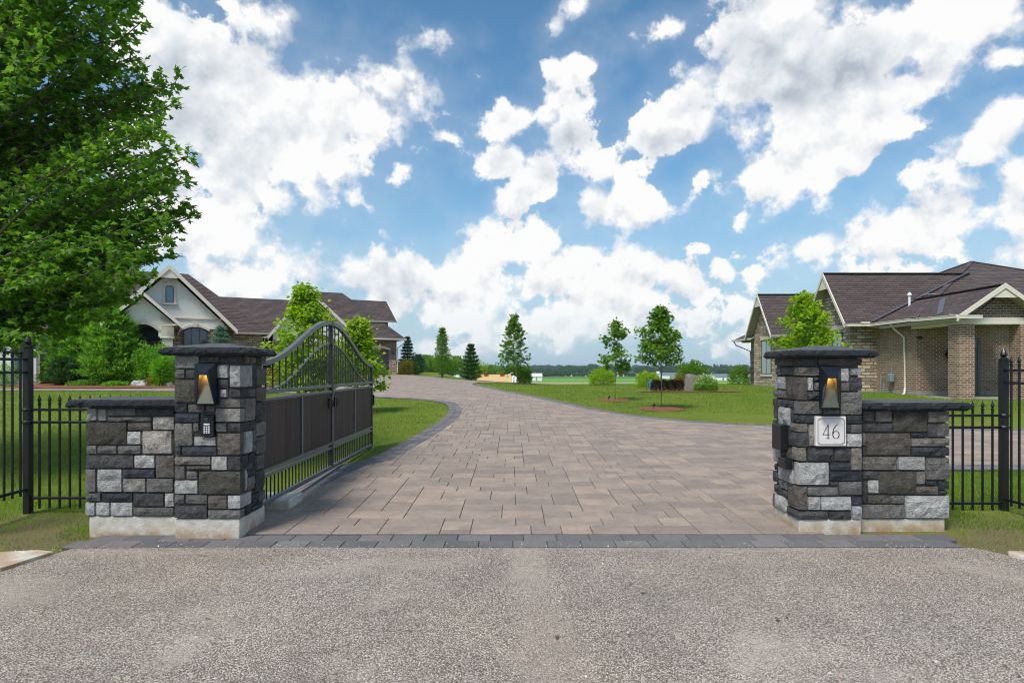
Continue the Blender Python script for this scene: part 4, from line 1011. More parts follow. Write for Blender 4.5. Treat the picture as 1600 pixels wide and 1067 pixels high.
for sgn in (-1, 1):
    yc = GM+sgn*.14; hd = MB(); hd.cbox(GX+.018, GX+.030, yc-.028, yc+.028, 1.04, 1.19, .004)
    hd.tube([(GX+.03, yc, 1.165), (GX+.062, yc, 1.165)], .012, 8); hd.tube([(GX+.03, yc-.05, 1.175), (GX+.03, yc+.05, 1.175)], .008, 6)
    b = hd.build('handle', M_IRON, g)
    rg = MB(); rg.tube([(GX+.056, yc+.055*math.sin(a), 1.105+.062*math.cos(a)) for a in [2*math.pi*i/18 for i in range(19)]], .0075, 6); ro = rg.build('ring_pull', M_IRON, b)
MB().cbox(GX-.03, GX+.05, GY1+.026, GY1+.055, .92, 1.12, .004).build('lock_box', M_IRON, g)
MB().cbox(GX-.05, GX+.05, 7.28, 7.55, .095, .14, .006).build('support_foot', M_GATE2, g)
bl = MB().cbox(-2.98, -2.47, 7.10, 7.56, -.02, .118, .012).build('concrete_block', M_CONC); tag(bl, 'pale concrete block on the pavers under the open gate', 'concrete block')
bl.location.z = .035-.0; 
# ------------------------------------------------------------------ iron fences
def finial(mb, x, y, z, s=1.0):
    mb.lathe((x, y, z), [(.010*s, -.004), (.019*s, .006*s), (.019*s, .014*s), (.009*s, .022*s), (.012*s, .03*s), (.021*s, .042*s), (.016*s, .06*s), (.007*s, .085*s), (.0012, .108*s)], 8)
def iron_fence(label, X, Y, sx, xs_end, ztall, zpost, rails_t, zs, rails_s, zbot):
    f = root('iron_fence', label, 'fence', (X, Y, 0)); g0 = T(X, Y)
    MB().cbox(X-.036, X+.036, Y-.036, Y+.036, g0-.08, zpost-.14, .004).build('post', M_IRON, f)
    m = MB(); m.lathe((X, Y, zpost-.14), [(.045, -.01), (.052, .0), (.052, .014), (.034, .026), (.022, .034), (.030, .045), (.040, .060), (.032, .085), (.016, .115), (.002, .142)], 10); m.build('post_finial', M_IRON, f)
    for z in rails_s[:2]: MB().lathe((X, Y, z-.018), [(.050, 0), (.056, .008), (.056, .028), (.050, .036)], 10).build('collar', M_IRON, f)
    # short section between post and wall
    for z in rails_s+[rails_s[-1]]: pass
    for z in rails_s: MB().cbox(min(X+sx*.036, xs_end), max(X+sx*.036, xs_end), Y-.014, Y+.014, z-.014, z+.014, .003).build('rail', M_IRON, f)
    x = X+sx*.125
    while (xs_end-x)*sx > -.01:
        k = MB(); k.cbox(x-.0095, x+.0095, Y-.0095, Y+.0095, rails_s[-1]-.115, zs-.108, .0015); finial(k, x, Y, zs-.108)
        k.build('picket', M_IRON, f); x += sx*.1115
    # tall section running towards the road
    L = 1.25; ang = sx*-.03
    for z in rails_t: MB().beam((X, Y-.036, z), (X-ang, Y-L, z), .028, .028).build('rail', M_IRON, f)
    y = .115
    while y < L-.02:
        xx = X-ang*(y/L); k = MB(); k.cbox(xx-.0095, xx+.0095, Y-y-.0095, Y-y+.0095, rails_t[-1]-.06, ztall-.108, .0015); finial(k, xx, Y-y, ztall-.108)
        k.build('picket', M_IRON, f); y += .115
    MB().cbox(X-ang-.036, X-ang+.036, Y-L-.04, Y-L+.032, -.08, zpost-.14, .004).build('post', M_IRON, f)
    m = MB(); m.lathe((X-ang, Y-L, zpost-.14), [(.045, -.01), (.052, .0), (.052, .014), (.034, .026), (.022, .034), (.030, .045), (.040, .060), (.032, .085), (.016, .115), (.002, .142)], 10); m.build('post_finial', M_IRON, f)
zz = lambda v, Y: EYE-(v-HV)*Y/F
iron_fence('black spear-topped iron fence left of the left stone wall', -5.33, 7.05, 1, XW+.05, zz(541, 6.9), zz(523, 7.05), [zz(561.5, 6.9), zz(582, 6.9), zz(764, 7.05)], zz(616, 7.05), [zz(640, 7.05), zz(659.5, 7.05), zz(777.5, 7.05)], 0)
iron_fence('black spear-topped iron fence right of the right stone wall', 5.53, 7.2, -1, XW1-.05, zz(556, 7.1), zz(543, 7.2), [zz(579, 7.1), zz(598, 7.1), zz(779, 7.2)], zz(625.5, 7.2), [zz(649, 7.2), zz(667.5, 7.2), zz(786, 7.2)], 0)
# ------------------------------------------------------------------ plants
def star_leaf():            # maple outline, folded along the midrib
    p = [(0, -.10), (.10, .02), (.42, .0), (.30, .22), (.52, .48), (.22, .46), (.16, .62), (0, 1.0), (-.16, .62), (-.22, .46), (-.52, .48), (-.30, .22), (-.42, .0), (-.10, .02)]
    V = [(x, y, -abs(x)*.28-.12*y*y) for x, y in p]+[(0, .25, .02)]; c = len(p)
    return np.array(V), [(c, i, (i+1) % c) for i in range(c)]
STAR = star_leaf()
def simple_star():
    p = [(0, -.05), (.45, .05), (.50, .50), (.17, .55), (0, 1.0), (-.17, .55), (-.50, .50), (-.45, .05)]
    V = [(x, y, -abs(x)*.3-.1*y*y) for x, y in p]; return np.array(V), [(0, 1, 2), (0, 2, 3), (0, 3, 4), (0, 4, 5), (0, 5, 6), (0, 6, 7)]
SSTAR = simple_star()
OVAL = (np.array([(0, 0, 0), (.30, .4, -.08), (0, 1.0, -.12), (-.30, .4, -.08)]), [(0, 1, 2), (0, 2, 3)])
NEEDLE = (np.array([(-.07, 0, 0), (.07, 0, 0), (0, 1.0, 0)]), [(0, 1, 2)])
def leaves(name, pts, dirs, size, tones, tmpl, mat, parent, r, droop=.3, jitter=.55, normal_up=.8):
    TV, TF = tmpl; n = len(pts); pts = np.asarray(pts, float); d = np.asarray(dirs, float)+r.normal(0, jitter, (n, 3)); d[:, 2] -= droop
    d /= np.linalg.norm(d, axis=1, keepdims=True)+1e-9
    up = r.normal(0, .45, (n, 3)); up[:, 2] += normal_up
    a = np.cross(d, up); a /= np.linalg.norm(a, axis=1, keepdims=True)+1e-9; nn = np.cross(a, d)
    s = (np.asarray(size)*r.uniform(.7, 1.2, n))[:, None]
    V = pts[:, None, :]+s[:, None, :]*(TV[None, :, 0:1]*a[:, None, :]+TV[None, :, 1:2]*d[:, None, :]+TV[None, :, 2:3]*nn[:, None, :])
    k = len(TV); Fc = (np.array(TF)[None]+(np.arange(n)*k)[:, None, None]).reshape(-1, 3)
    o = npmesh(name, V.reshape(-1, 3), Fc, mat, parent, kind='stuff', tone=np.repeat(np.clip(tones, 0, 1), k), loc=ORG[parent.name] if parent else (0, 0, 0)); return o
def bez(a, b, c, n):
    a, b, c = Vector(a), Vector(b), Vector(c); return [(a*(1-t)**2+b*2*t*(1-t)+c*t*t) for t in [i/n for i in range(n+1)]]

# the big maple leaning in from the left
def big_maple():
    r = np.random.default_rng(21); rr = random.Random(21)
    bx, by = -9.6, 9.8
    tr = root('maple_tree', 'large dark green maple reaching in from the left edge above the fence', 'tree', (bx, by, T(bx, by)))
    z0 = T(bx, by)
    trunk = [(bx, by, z0-.1), (bx+.03, by, z0+1.2), (bx+.10, by-.05, z0+2.6), (bx+.05, by, z0+4.6), (bx, by+.05, z0+6.8), (bx, by, z0+8.8)]
    MB().tube(trunk, [.21, .17, .15, .115, .07, .02], 10).build('trunk', M_BARK, tr, smooth=True)
    env = [(-200, 190), (-60, 210), (0, 226), (40, 224), (90, 214), (130, 283), (165, 276), (200, 258), (245, 302), (285, 300), (340, 310), (372, 272), (400, 276), (440, 238), (470, 205), (495, 175), (515, 110), (545, 70)]
    tips = []
    for i, (v, u) in enumerate([(a[0], a[1]) for a in env]):
        Y = 8.7+rr.uniform(-.3, .3); tips.append(Vector(P(u-9, v, Y)))
        for _ in range(3):
            vv = v+rr.uniform(-22, 22); uu = u-rr.uniform(18, 70); Y = rr.uniform(7.9, 10.4); tips.append(Vector(P(uu, vv, Y)))
    while len(tips) < 290:
        v = rr.uniform(-260, 545); ue = np.interp(v, [e[0] for e in env], [e[1] for e in env]); u = ue-abs(rr.gauss(0, 1))*170-20
        Y = rr.uniform(7.4, 11.8); p = Vector(P(u, v, Y))
        if p.x > -13: tips.append(p)
    for _ in range(45):
        v = rr.uniform(330, 548); u = np.interp(v, [e[0] for e in env], [e[1] for e in env])-rr.uniform(15, 260); tips.append(Vector(P(u, v, rr.uniform(7.8, 10.8))))
    for _ in range(60):                 # the side of the crown outside the frame
        a = rr.uniform(1.6, 5.2); z = rr.uniform(2.0, 8.8); rad = 3.8*math.sin(math.pi*min(1, (z-1)/9))**.6
        tips.append(Vector((bx+rad*math.cos(a), by+rad*math.sin(a), z)))
    limbs = MB(); LP_, LD = [], []
    for p in tips:
        rad = (Vector((p.x, p.y, 0))-Vector((bx, by, 0))).length
        zs = max(z0+1.4, min(z0+8, p.z-rad*rr.uniform(.25, .55))); s = Vector((bx, by, zs)); mid = (s+p)/2+Vector((rr.uniform(-.3, .3), rr.uniform(-.3, .3), rr.uniform(.2, .55)))
        pts = bez(s, mid, p, 9); L_ = (p-s).length
        r0 = .008+.0055*L_; limbs.tube(pts, [r0*(1-i/10)+.003 for i in range(10)], 5)
        d_out = (pts[-1]-pts[-2]).normalized()
        steps = max(6, int(L_*.75/.13))
        for k in range(steps):
            t = 1-.78*(k/steps)**1.0; f = t*9; i = min(8, int(f)); q = pts[i].lerp(pts[i+1], f-i); d = (pts[i+1]-pts[i]).normalized()
            side = 1 if k % 2 else -1; h = Vector((-d.y, d.x, 0)).normalized()*side
            tw = (h*rr.uniform(.5, 1.0)+d*rr.uniform(.5, 1.0)+Vector((0, 0, rr.uniform(-.10, .35)))).normalized(); tl_ = rr.uniform(.16, .42)*(.55+.5*(1-t)+.2)
            e = q+tw*tl_
            if k % 2 == 0: limbs.tube([q, e], [.0045, .002], 3)
            m = rr.randint(8, 11)
            for j in range(m):
                a = q+tw*tl_*((j+.6)/m)+Vector((rr.gauss(0, .035), rr.gauss(0, .035), rr.gauss(0, .02))); LP_.append(a); LD.append(tw+h*.3*(1 if j % 2 else -1))
    limbs.build('branches', M_BARK, tr, kind='stuff')
    LP_ = np.array([tuple(p) for p in LP_]); tn = np.clip(.42+.28*r.normal(0, 1, len(LP_)), 0, 1)
    print('maple leaves', len(LP_))
    leaves('crown', LP_, np.array([tuple(d) for d in LD]), .098, tn, STAR, M_MAPLE, tr, r, .42, .45, .75)
big_maple()

# young trees: trunk, whorled limbs and a crown of leaf clusters inside an outline given as (height fraction, radius)
def young_tree(label, u, v, Yd, H, prof, mat, nleaf, lsize, seed, trunk_h, thick=.03, group='young maples on the lawns', cat='tree', name='young_tree', tmpl=SSTAR, cluster=14, mulch=0.0, spread=.16, lean=0, clumpy=.55, bark=None):
    x, y = ((u-800)*Yd/F, Yd); z0 = T(x, y); r = np.random.default_rng(seed); rr = random.Random(seed)
    tr = root(name, label, cat, (x, y, z0), group)
    top = Vector((x+lean, y, z0+H*.97)); tp = [Vector((x, y, z0-.05)), Vector((x+lean*.1+.01, y, z0+H*.3)), Vector((x+lean*.4-.01, y, z0+H*.6)), top]
    MB().tube(tp, [thick, thick*.85, thick*.5, .006], 8).build('trunk', bark or M_BARKY, tr, smooth=True)
    hs = [p[0] for p in prof]; rs = [p[1] for p in prof]; br = MB(); C = []; D = []
    nc = nleaf//cluster; 
    # limbs give the crown its lobes
    nl = max(7, int(nc/16)); lim = []
    for i in range(nl):
        h = trunk_h+(H*.98-trunk_h)*((i+.5)/nl); R_ = np.interp(h/H, hs, rs)*rr.uniform(.78, 1.12); a = i*2.4+rr.uniform(-.4, .4); lim.append((h, R_, a))
        if R_ > .12:
            s = Vector((x, y, z0+max(trunk_h*.8, h-R_*.8))); e = Vector((x+R_*math.cos(a)*.9, y+R_*math.sin(a)*.9, z0+h)); br.tube(bez(s, s.lerp(e, .5)+Vector((0, 0, -.08*R_)), e, 4), [thick*.4, thick*.3, thick*.22, thick*.16, .003], 4)
    for _ in range(nc):
        if rr.random() < clumpy:
            h, R_, a = rr.choice(lim); f = rr.random()**.45; q = (R_*f*math.cos(a)+rr.gauss(0, .10*R_+.03), R_*f*math.sin(a)+rr.gauss(0, .10*R_+.03), h-(1-f)*R_*.5+rr.gauss(0, .05*H*.5))
        else:
            h = trunk_h+(H-trunk_h)*rr.random(); R_ = np.interp(h/H, hs, rs); a = rr.uniform(0, 6.28); f = rr.random()**.5*rr.uniform(.8, 1.03); q = (R_*f*math.cos(a), R_*f*math.sin(a), h)
        dd = Vector((q[0], q[1], .25*max(.2, math.hypot(q[0], q[1])))).normalized()
        for _k in range(cluster):
            C.append((x+q[0]+rr.gauss(0, spread*.6), y+q[1]+rr.gauss(0, spread*.6), z0+q[2]+rr.gauss(0, spread*.45))); D.append(tuple(dd))
    if len(br.v): br.build('branches', bark or M_BARKY, tr, kind='stuff')
    C = np.array(C); base = .45+.15*np.sin(C[:, 0]*5+C[:, 2]*4); tn = np.clip(base+.22*r.normal(0, 1, len(C)), 0, 1)
    leaves('crown', C, D, lsize, tn, tmpl, mat, tr, r, .35, .6, .8)
    if mulch:
        n = 26; V = [(x, y, z0+.055)]; Fc = []
        for ring, (f, hz) in enumerate(((.5, .05), (.85, .035), (1.0, .0), )):
            for i in range(n):
                a = 2*math.pi*i/n; rad = mulch*f*(1+.10*mnoise.noise((math.cos(a)*2, math.sin(a)*2, seed))); px_, py_ = x+rad*math.cos(a), y+rad*math.sin(a); V.append((px_, py_, T(px_, py_)+hz+.02*mnoise.noise((px_*9, py_*9, 0))+.004))
        for i in range(n): Fc.append((0, 1+i, 1+(i+1) % n))
        F4 = []
        for k in range(2):
            for i in range(n): F4.append((1+k*n+i, 1+(k+1)*n+i, 1+(k+1)*n+(i+1) % n, 1+k*n+(i+1) % n))
        m = MB(); m.v = V; m.f = Fc+F4; m.m = [0]*len(m.f); mo = m.build('mulch_ring', M_MULCH, None); mo['kind'] = 'stuff'
    return tr
MP = [(0, .0), (.26, .30), (.33, .68), (.45, .86), (.58, .80), (.72, .62), (.85, .36), (.95, .15), (1, .05)]
def pr_(lst, s): return [(a, b*s) for a, b in lst]
young_tree('bright young maple with red mulch ring, right of the two trees on the right lawn', 1033, 638, 20.6, 3.18, [(.46,.30),(.52,.60),(.62,.70),(.74,.62),(.84,.36),(.92,.20),(1,.06)], M_GMAPLE, 3600, .095, 31, 1.6, .026, mulch=.75)
young_tree('thin sparse young tree with mulch ring, left of the two trees on the right lawn', 961, 625, 24.5, 3.05, [(.38,.3),(.46,.56),(.58,.54),(.70,.42),(.82,.28),(.92,.14),(1,.04)], M_GMAPLE, 1400, .11, 32, 1.25, .022, mulch=.62, clumpy=.85)
young_tree('yellow-green young maple behind the middle of the open gate', 478, 0, 17.8, 3.62, [(.2, .5), (.3, .86), (.45, .98), (.56, .92), (.66, .82), (.76, .62), (.84, .38), (.92, .24), (1, .10)], M_YMAPLE, 7000, .10, 33, .9, .035)
young_tree('smaller yellow-green young maple behind the far end of the gate', 559, 0, 19.6, 2.85, [(.28, .6), (.38, .90), (.5, .80), (.6, .56), (.72, .46), (.85, .30), (1, .10)], M_YMAPLE, 4600, .10, 34, .9, .03, lean=-.1, mulch=.6)
young_tree('lime green young maple seen over the right pillar, before the stone gables', 1258, 0, 21.5, 3.75, [(.3, .5), (.42, .90), (.56, 1.02), (.68, .94), (.8, .60), (.9, .34), (1, .10)], M_YMAPLE, 6000, .105, 35, 1.1, .03, mulch=.6)
young_tree('upright green tree on the crest where the drive ends', 803, 0, 43.5, 4.6, [(.16, .3), (.24, 1.08), (.36, 1.16), (.52, .98), (.68, .80), (.82, .56), (.93, .30), (1, .10)], M_GMAPLE, 6200, .105, 36, .75, .05, group='trees along the crest beyond the drive', spread=.08, cluster=8, clumpy=.93)

def conifer(label, u, Yd, H, R0, mat, seed, group, n=5200, ln=.17, cone=1.0, skirt=.05, name='conifer_tree', sag=.0, w=1.0, xy=None, tmpl=NEEDLE, up=.35):
    x, y = xy if xy else ((u-800)*Yd/F, Yd); z0 = T(x, y); r = np.random.default_rng(seed); rr = random.Random(seed)
    tr = root(name, label, 'tree', (x, y, z0), group)
    MB().tube([(x, y, z0-.1), (x, y, z0+H*.5), (x, y, z0+H*.97)], [.02*H+.02, .012*H, .006], 7).build('trunk', M_BARK, tr)
    C = []; D = []; levels = int(max(9, H*3.6)); per = n/levels; bt_ = MB()
    tot = sum(((1-(i+.5)/levels)**cone+.08) for i in range(levels))
    for i in range(levels):
        h = skirt*H+(H*(1-skirt))*(i/levels); R_ = R0*((1-(i/levels))**cone+.03); nb = 9 if R_ > .35 else 6
        for b in range(nb):
            a = b*2*math.pi/nb+i*.7+rr.uniform(-.2, .2); rb = R_*rr.uniform(.72, 1.12); e = Vector((math.cos(a)*rb, math.sin(a)*rb, up*rb-sag*rb*rb)); s = Vector((0, 0, h))
            if i % 2 == 0 and rb > .4: bt_.tube([(x, y, z0+h), (x+e.x*.8, y+e.y*.8, z0+h+e.z*.8)], [.02, .006], 3)
            m = max(3, int(per/nb*(1.0)*1.0))
            for _ in range(m):
                f = rr.random()**.55; p = s+e*f+Vector((rr.gauss(0, .11*rb*w+.02), rr.gauss(0, .11*rb*w+.02), rr.gauss(0, .05*H/levels*3)))
                C.append((x+p.x, y+p.y, z0+p.z)); D.append((e.x/rb*.8, e.y/rb*.8, .45))
    if len(bt_.v): bt_.build('branches', M_BARK, tr, kind='stuff')
    C = np.array(C); tn = np.clip(.4+.3*r.normal(0, 1, len(C)), 0, 1)
    leaves('crown', C, D, ln, tn, tmpl, mat, tr, r, -.15, .55, .3)
    return tr
FAT = (np.array([(-.16, 0, 0), (.16, 0, 0), (0, 1.0, 0)]), [(0, 1, 2)])
cg = 'trees along the crest beyond the drive'
conifer('narrow columnar dark green tree on the crest behind the drive', 691, 52, 4.0, .78, M_GMAPLE, 41, cg, 6500, .15, .60, .02, tmpl=FAT, up=.9)
conifer('small dark pine just right of the silo', 735.5, 47, 2.75, .82, M_DARKLEAF, 42, cg, 7500, .15, .75, .02, tmpl=FAT)
conifer('blue green spruce beside the corner of the far garage', 637, 60, 3.6, 1.0, M_SPRUCE, 43, cg, 9000, .17, .85, .0, tmpl=FAT, up=.1)
conifer('small dark spruce tucked right of the blue green spruce', 654, 66, 2.0, 1.0, M_SPRUCE, 44, cg, 4000, .17, .7, .0, tmpl=FAT)
# planting in front of the pale gabled house
pg = 'pines in the bed before the pale house'
conifer('large bright green white pine in the mulch bed left of the left pillar', 176, 37.6, 4.9, 1.75, M_PINE, 45, pg, 26000, .26, .62, .0, 'white_pine', tmpl=FAT, up=.45)
conifer('darker pine crowding the left flank of the large bright pine', 120, 39, 4.6, 1.9, M_PINE, 46, pg, 18000, .26, .6, .0, 'white_pine', tmpl=FAT, up=.45)
conifer('low blue green juniper tree at the left end of the pines', 100, 37.0, 1.6, 1.1, M_DARKLEAF, 47, pg, 7000, .2, .6, .0, 'white_pine', tmpl=FAT)
conifer('blue spruce standing before the right window of the pale house', 345, 33, 3.35, 1.15, M_BLUE, 48, 'blue spruces before the pale house', 11000, .17, .9, .0, tmpl=FAT, up=.0)
conifer('low blue spruce seen through the bars of the gate', 466, 31, 2.0, 1.1, M_BLUE, 49, 'blue spruces before the pale house', 8000, .16, .8, .0, tmpl=FAT, up=.0)

def shrub(label, u, Yd, W, H, mat, seed, n=2500, ls=.10, tmpl=OVAL, name='shrub', cat='shrub', group=None, xy=None, lift=0.0, flat=1.0, ragged=.12, extra=None, dome=.55):
    x, y = xy if xy else ((u-800)*Yd/F, Yd); z0 = T(x, y); r = np.random.default_rng(seed); rr = random.Random(seed)
    s = root(name, label, cat, (x, y, z0), group)
    st = MB()
    for k in range(6):
        a = k*1.05; st.tube([(x, y, z0-.03), (x+W*.28*math.cos(a), y+W*.28*math.sin(a), z0+H*.6)], [.02, .006], 4)
    st.build('stems', M_BARK, s)
    C = []; D = []
    for _ in range(n):
        d = Vector((rr.gauss(0, 1), rr.gauss(0, 1), abs(rr.gauss(0, 1))*1.0+.0)).normalized(); k = (1+ragged*mnoise.noise(d*2.3+Vector((seed, 0, 0)))*2.2)
        f = (.55+.45*rr.random()**.6)*k; p = Vector((d.x*W/2*f, d.y*W/2*f, lift+d.z**dome*(H-lift)*f if d.z > 0 else lift)); 
        if rr.random() < .18: p.z *= rr.random()
        C.append((x+p.x, y+p.y, z0+max(.02, p.z))); D.append((d.x, d.y, d.z*.8+.3))
    C = np.array(C); tn = np.clip(.45+.27*r.normal(0, 1, n), 0, 1); leaves('foliage', C, D, ls, tn, tmpl, mat, s, r, .1, .6, .5)
    if extra:
        m2, n2, l2 = extra; idx = [i for i in range(n) if C[i][2]-z0 > H*.35]; rr.shuffle(idx); idx = idx[:n2]
        leaves('flowers', C[idx]+np.array([0, -.03, .03]), [D[i] for i in idx], l2, [.6]*len(idx), OVAL, m2, s, r, -.3, .5, .4)
    return s
bg_ = 'shrubs in the bed before the pale house'
shrub('round clipped bright green shrub right of the large pine', 243, 38.0, 3.0, 2.25, M_BOX, 51, 9000, .12, group=bg_)
shrub('dark shrub half hidden left behind the round shrub', 214, 38.6, 1.7, 2.0, M_DARKLEAF, 52, 3500, .12, group=bg_)
shrub('small golden orange shrub at the front of the mulch bed', 243, 36.2, 1.05, .62, M_GOLD, 53, 2500, .08, group=bg_)
shrub('tuft of tall pale ornamental grass in front of the round shrub', 253, 35.9, .7, 1.55, M_BOX, 54, 1800, .42, tmpl=NEEDLE, name='ornamental_grass', cat='ornamental grass', group=bg_, dome=.4)
shrub('low spreading juniper mat at the bed edge below the large pine', 180, 36.1, 1.3, .24, M_BOX, 55, 1800, .10, group=bg_)
shrub('low juniper mat between the two pines', 135, 36.6, 1.8, .28, M_PINE, 56, 1800, .10, group=bg_)
shrub('bright yellow green shrub beyond the left fence', 57, 39, 2.6, 1.5, M_YMAPLE, 57, 4500, .13, group=bg_)
shrub('low clipped green shrub seen through the tall fence at the far left', 12, 38, 2.4, 1.3, M_BOX, 58, 4500, .12, group=bg_)
shrub('golden grassy shrub seen through the gate bars', 547, 37, 2.2, .85, M_GOLD, 59, 2500, .2, tmpl=NEEDLE, group=bg_)
shrub('green shrub seen through the gate bars left of the gate middle', 440, 34, 2.0, 1.1, M_GOLD, 60, 3000, .12, group=bg_)
shrub('dark shrub at the foot of the garage wing seen through the gate', 505, 44, 2.4, 1.3, M_DARKLEAF, 61, 3000, .13, group=bg_)
shrub('rust tinged round shrub at the corner of the far garage', 633.5, 56.6, 1.5, 1.35, M_GOLD, 62, 2600, .11, group='shrubs beside the far garage')
shrub('dark green round shrub at the corner of the far garage', 641, 57.3, 1.7, 1.3, M_DARKLEAF, 63, 2600, .11, group='shrubs beside the far garage')
cr_ = 'shrubs on the crest of the right lawn'
shrub('rounded green lilac right of the upright crest tree', 819, 45.5, 1.15, 1.15, M_GMAPLE, 64, 2600, .10, group=cr_)
shrub('large round olive green bush alone on the lawn crest', 941, 44, 1.75, 1.15, M_YMAPLE, 65, 4200, .10, group=cr_)
shrub('yellow green rounded bush behind the blue post', 1014, 40, 1.6, .95, M_YMAPLE, 66, 3000, .10, group=cr_)
shrub('tall dark green lilac behind the boulder', 1082, 38, 1.85, 1.62, M_GMAPLE, 67, 4200, .11, group=cr_)
shrub('dusty low shrub left of the tall lilac', 1062, 37, .9, .85, M_GOLD, 68, 1200, .09, group=cr_)
shrub('pale flowering hydrangea at the right of the boulder', 1103, 32, 1.1, .76, M_BOX, 69, 3200, .085, group=cr_, extra=(M_FLOWER, 420, .09))
shrub('green leafy shrub against the corner of the brick garage', 1154, 47, 1.5, 1.35, M_GMAPLE, 70, 2400, .11, group=cr_)
for i, u in enumerate((1025, 1037, 1049, 1061)):
    shrub(['leftmost dark purple barberry bush of the hedge of four', 'second dark purple barberry bush from the left in the hedge', 'third dark purple barberry bush from the left in the hedge', 'rightmost dark purple barberry bush, touching the boulder'][i], u, 31.8, .52, .60, M_PURPLE, 80+i, 1500, .06, group='dark barberry hedge before the boulder', name='barberry_bush', lift=.1)
def boulder(name, label, x, y, w, d, h, seed, mat, group=None):
    z0 = T(x, y); bm = bmesh.new(); bmesh.ops.create_icosphere(bm, subdivisions=3, radius=1)
    for v in bm.verts:
        n = mnoise.fractal(v.co*1.3+Vector((seed*3.1, 0, 0)), 1, 2, 4); q = v.co*(1+.28*n); q.z = max(-.3, min(q.z, .72+.1*n)); v.co = Vector((q.x*w/2, q.y*d/2, q.z*h*1.25))
    me = bpy.data.meshes.new(name); bm.to_mesh(me); bm.free(); me.materials.append(mat); o = bpy.data.objects.new(name, me); COL.objects.link(o); o.location = (x, y, z0); tag(o, label, 'boulder', group)
boulder('boulder', 'large tan boulder between the barberry hedge and the hydrangea', .287*32.6, 32.6, 1.35, .9, .90, 3, ST['T'])
for i, (u, lab, s_) in enumerate(((212, 'large pale rock right of the pine', .8), (228, 'pale flat rock left of the golden shrub', .55), (222, 'small pale rock before the two larger rocks', .4), (268, 'pale rock right of the golden shrub', .6), (432, 'white rock seen low through the gate bars', .6))):
    boulder('rock', lab, (u-800)*36.2/F, 36.2+(.3 if i == 0 else -.1*i if i < 4 else 0), s_, s_*.7, s_*.42, 10+i, ST['L'], 'pale rocks in the mulch bed')
# mulch beds
def bed(name, pts, label=None):
    bm = bmesh.new(); vs = [bm.verts.new((x, y, T(x, y)+.03)) for x, y in pts]; bm.faces.new(vs); bmesh.ops.triangulate(bm, faces=bm.faces)
    me = bpy.data.meshes.new(name); bm.to_mesh(me); bm.free(); me.materials.append(M_MULCH); o = bpy.data.objects.new(name, me); COL.objects.link(o); o['kind'] = 'stuff'
bed('mulch_bed', px([(64, 607.2), (130, 607.0), (200, 606.8), (280, 605.8), (350, 604), (420, 599.4), (470, 594)])+[(-13, 43), (-18, 42.5), (-24, 41), (-29, 40.5), (-31, 38)])
bed('mulch_bed', [(6.3, 30.9), (7.6, 30.3), (9.5, 30.4), (11.2, 31.2), (11.6, 32.2), (10.5, 33.4), (8.5, 33.4), (6.8, 32.6), (6.2, 31.6)])
# small path lights at the two mulch rings, blue post and stake by the hedge
for lab, u, v, Yd in (('small black spotlight on the mulch ring of the sparse young tree', 951, 0, 24.2), ('small black spotlight on the mulch ring of the bright young maple', 1021, 0, 20.3)):
    x = (u-800)*Yd/F; s = root('garden_spotlight', lab, 'spotlight', (x, Yd, T(x, Yd)), 'garden spotlights')
    z = T(x, Yd); MB().tube([(x, Yd, z), (x, Yd, z+.12)], .008, 6).build('stake', M_IRON, s); MB().tube([(x-.02, Yd, z+.12), (x+.05, Yd, z+.19)], [.03, .04], 8).build('lamp_head', M_IRON, s)
x = .2175*32; z = T(x, 32); s = root('blue_pedestal', 'bright blue capped post at the left end of the barberry hedge', 'post', (x, 32, z))
M_BLUEP = simple('blue_plastic', (.02, .22, .40), .45)
MB().cbox(x-.09, x+.09, 31.9, 32.1, z+.16, z+.50, .02).build('body', M_BLUEP, s); MB().cbox(x-.035, x+.035, 31.96, 32.04, z-.02, z+.16, .005).build('foot', M_METALG, s); MB().lathe((x, 32, z+.50), [(.06, 0), (.05, .05), (.012, .07)], 10).build('cap', M_BLUEP, s)
x = .2105*32; z = T(x, 32); o = MB().cbox(x-.018, x+.018, 31.98, 32.02, z-.05, z+.68, .004).build('marker_stake', simple('green_stake', (.04, .14, .10), .6)); tag(o, 'thin green stake left of the blue post', 'stake')
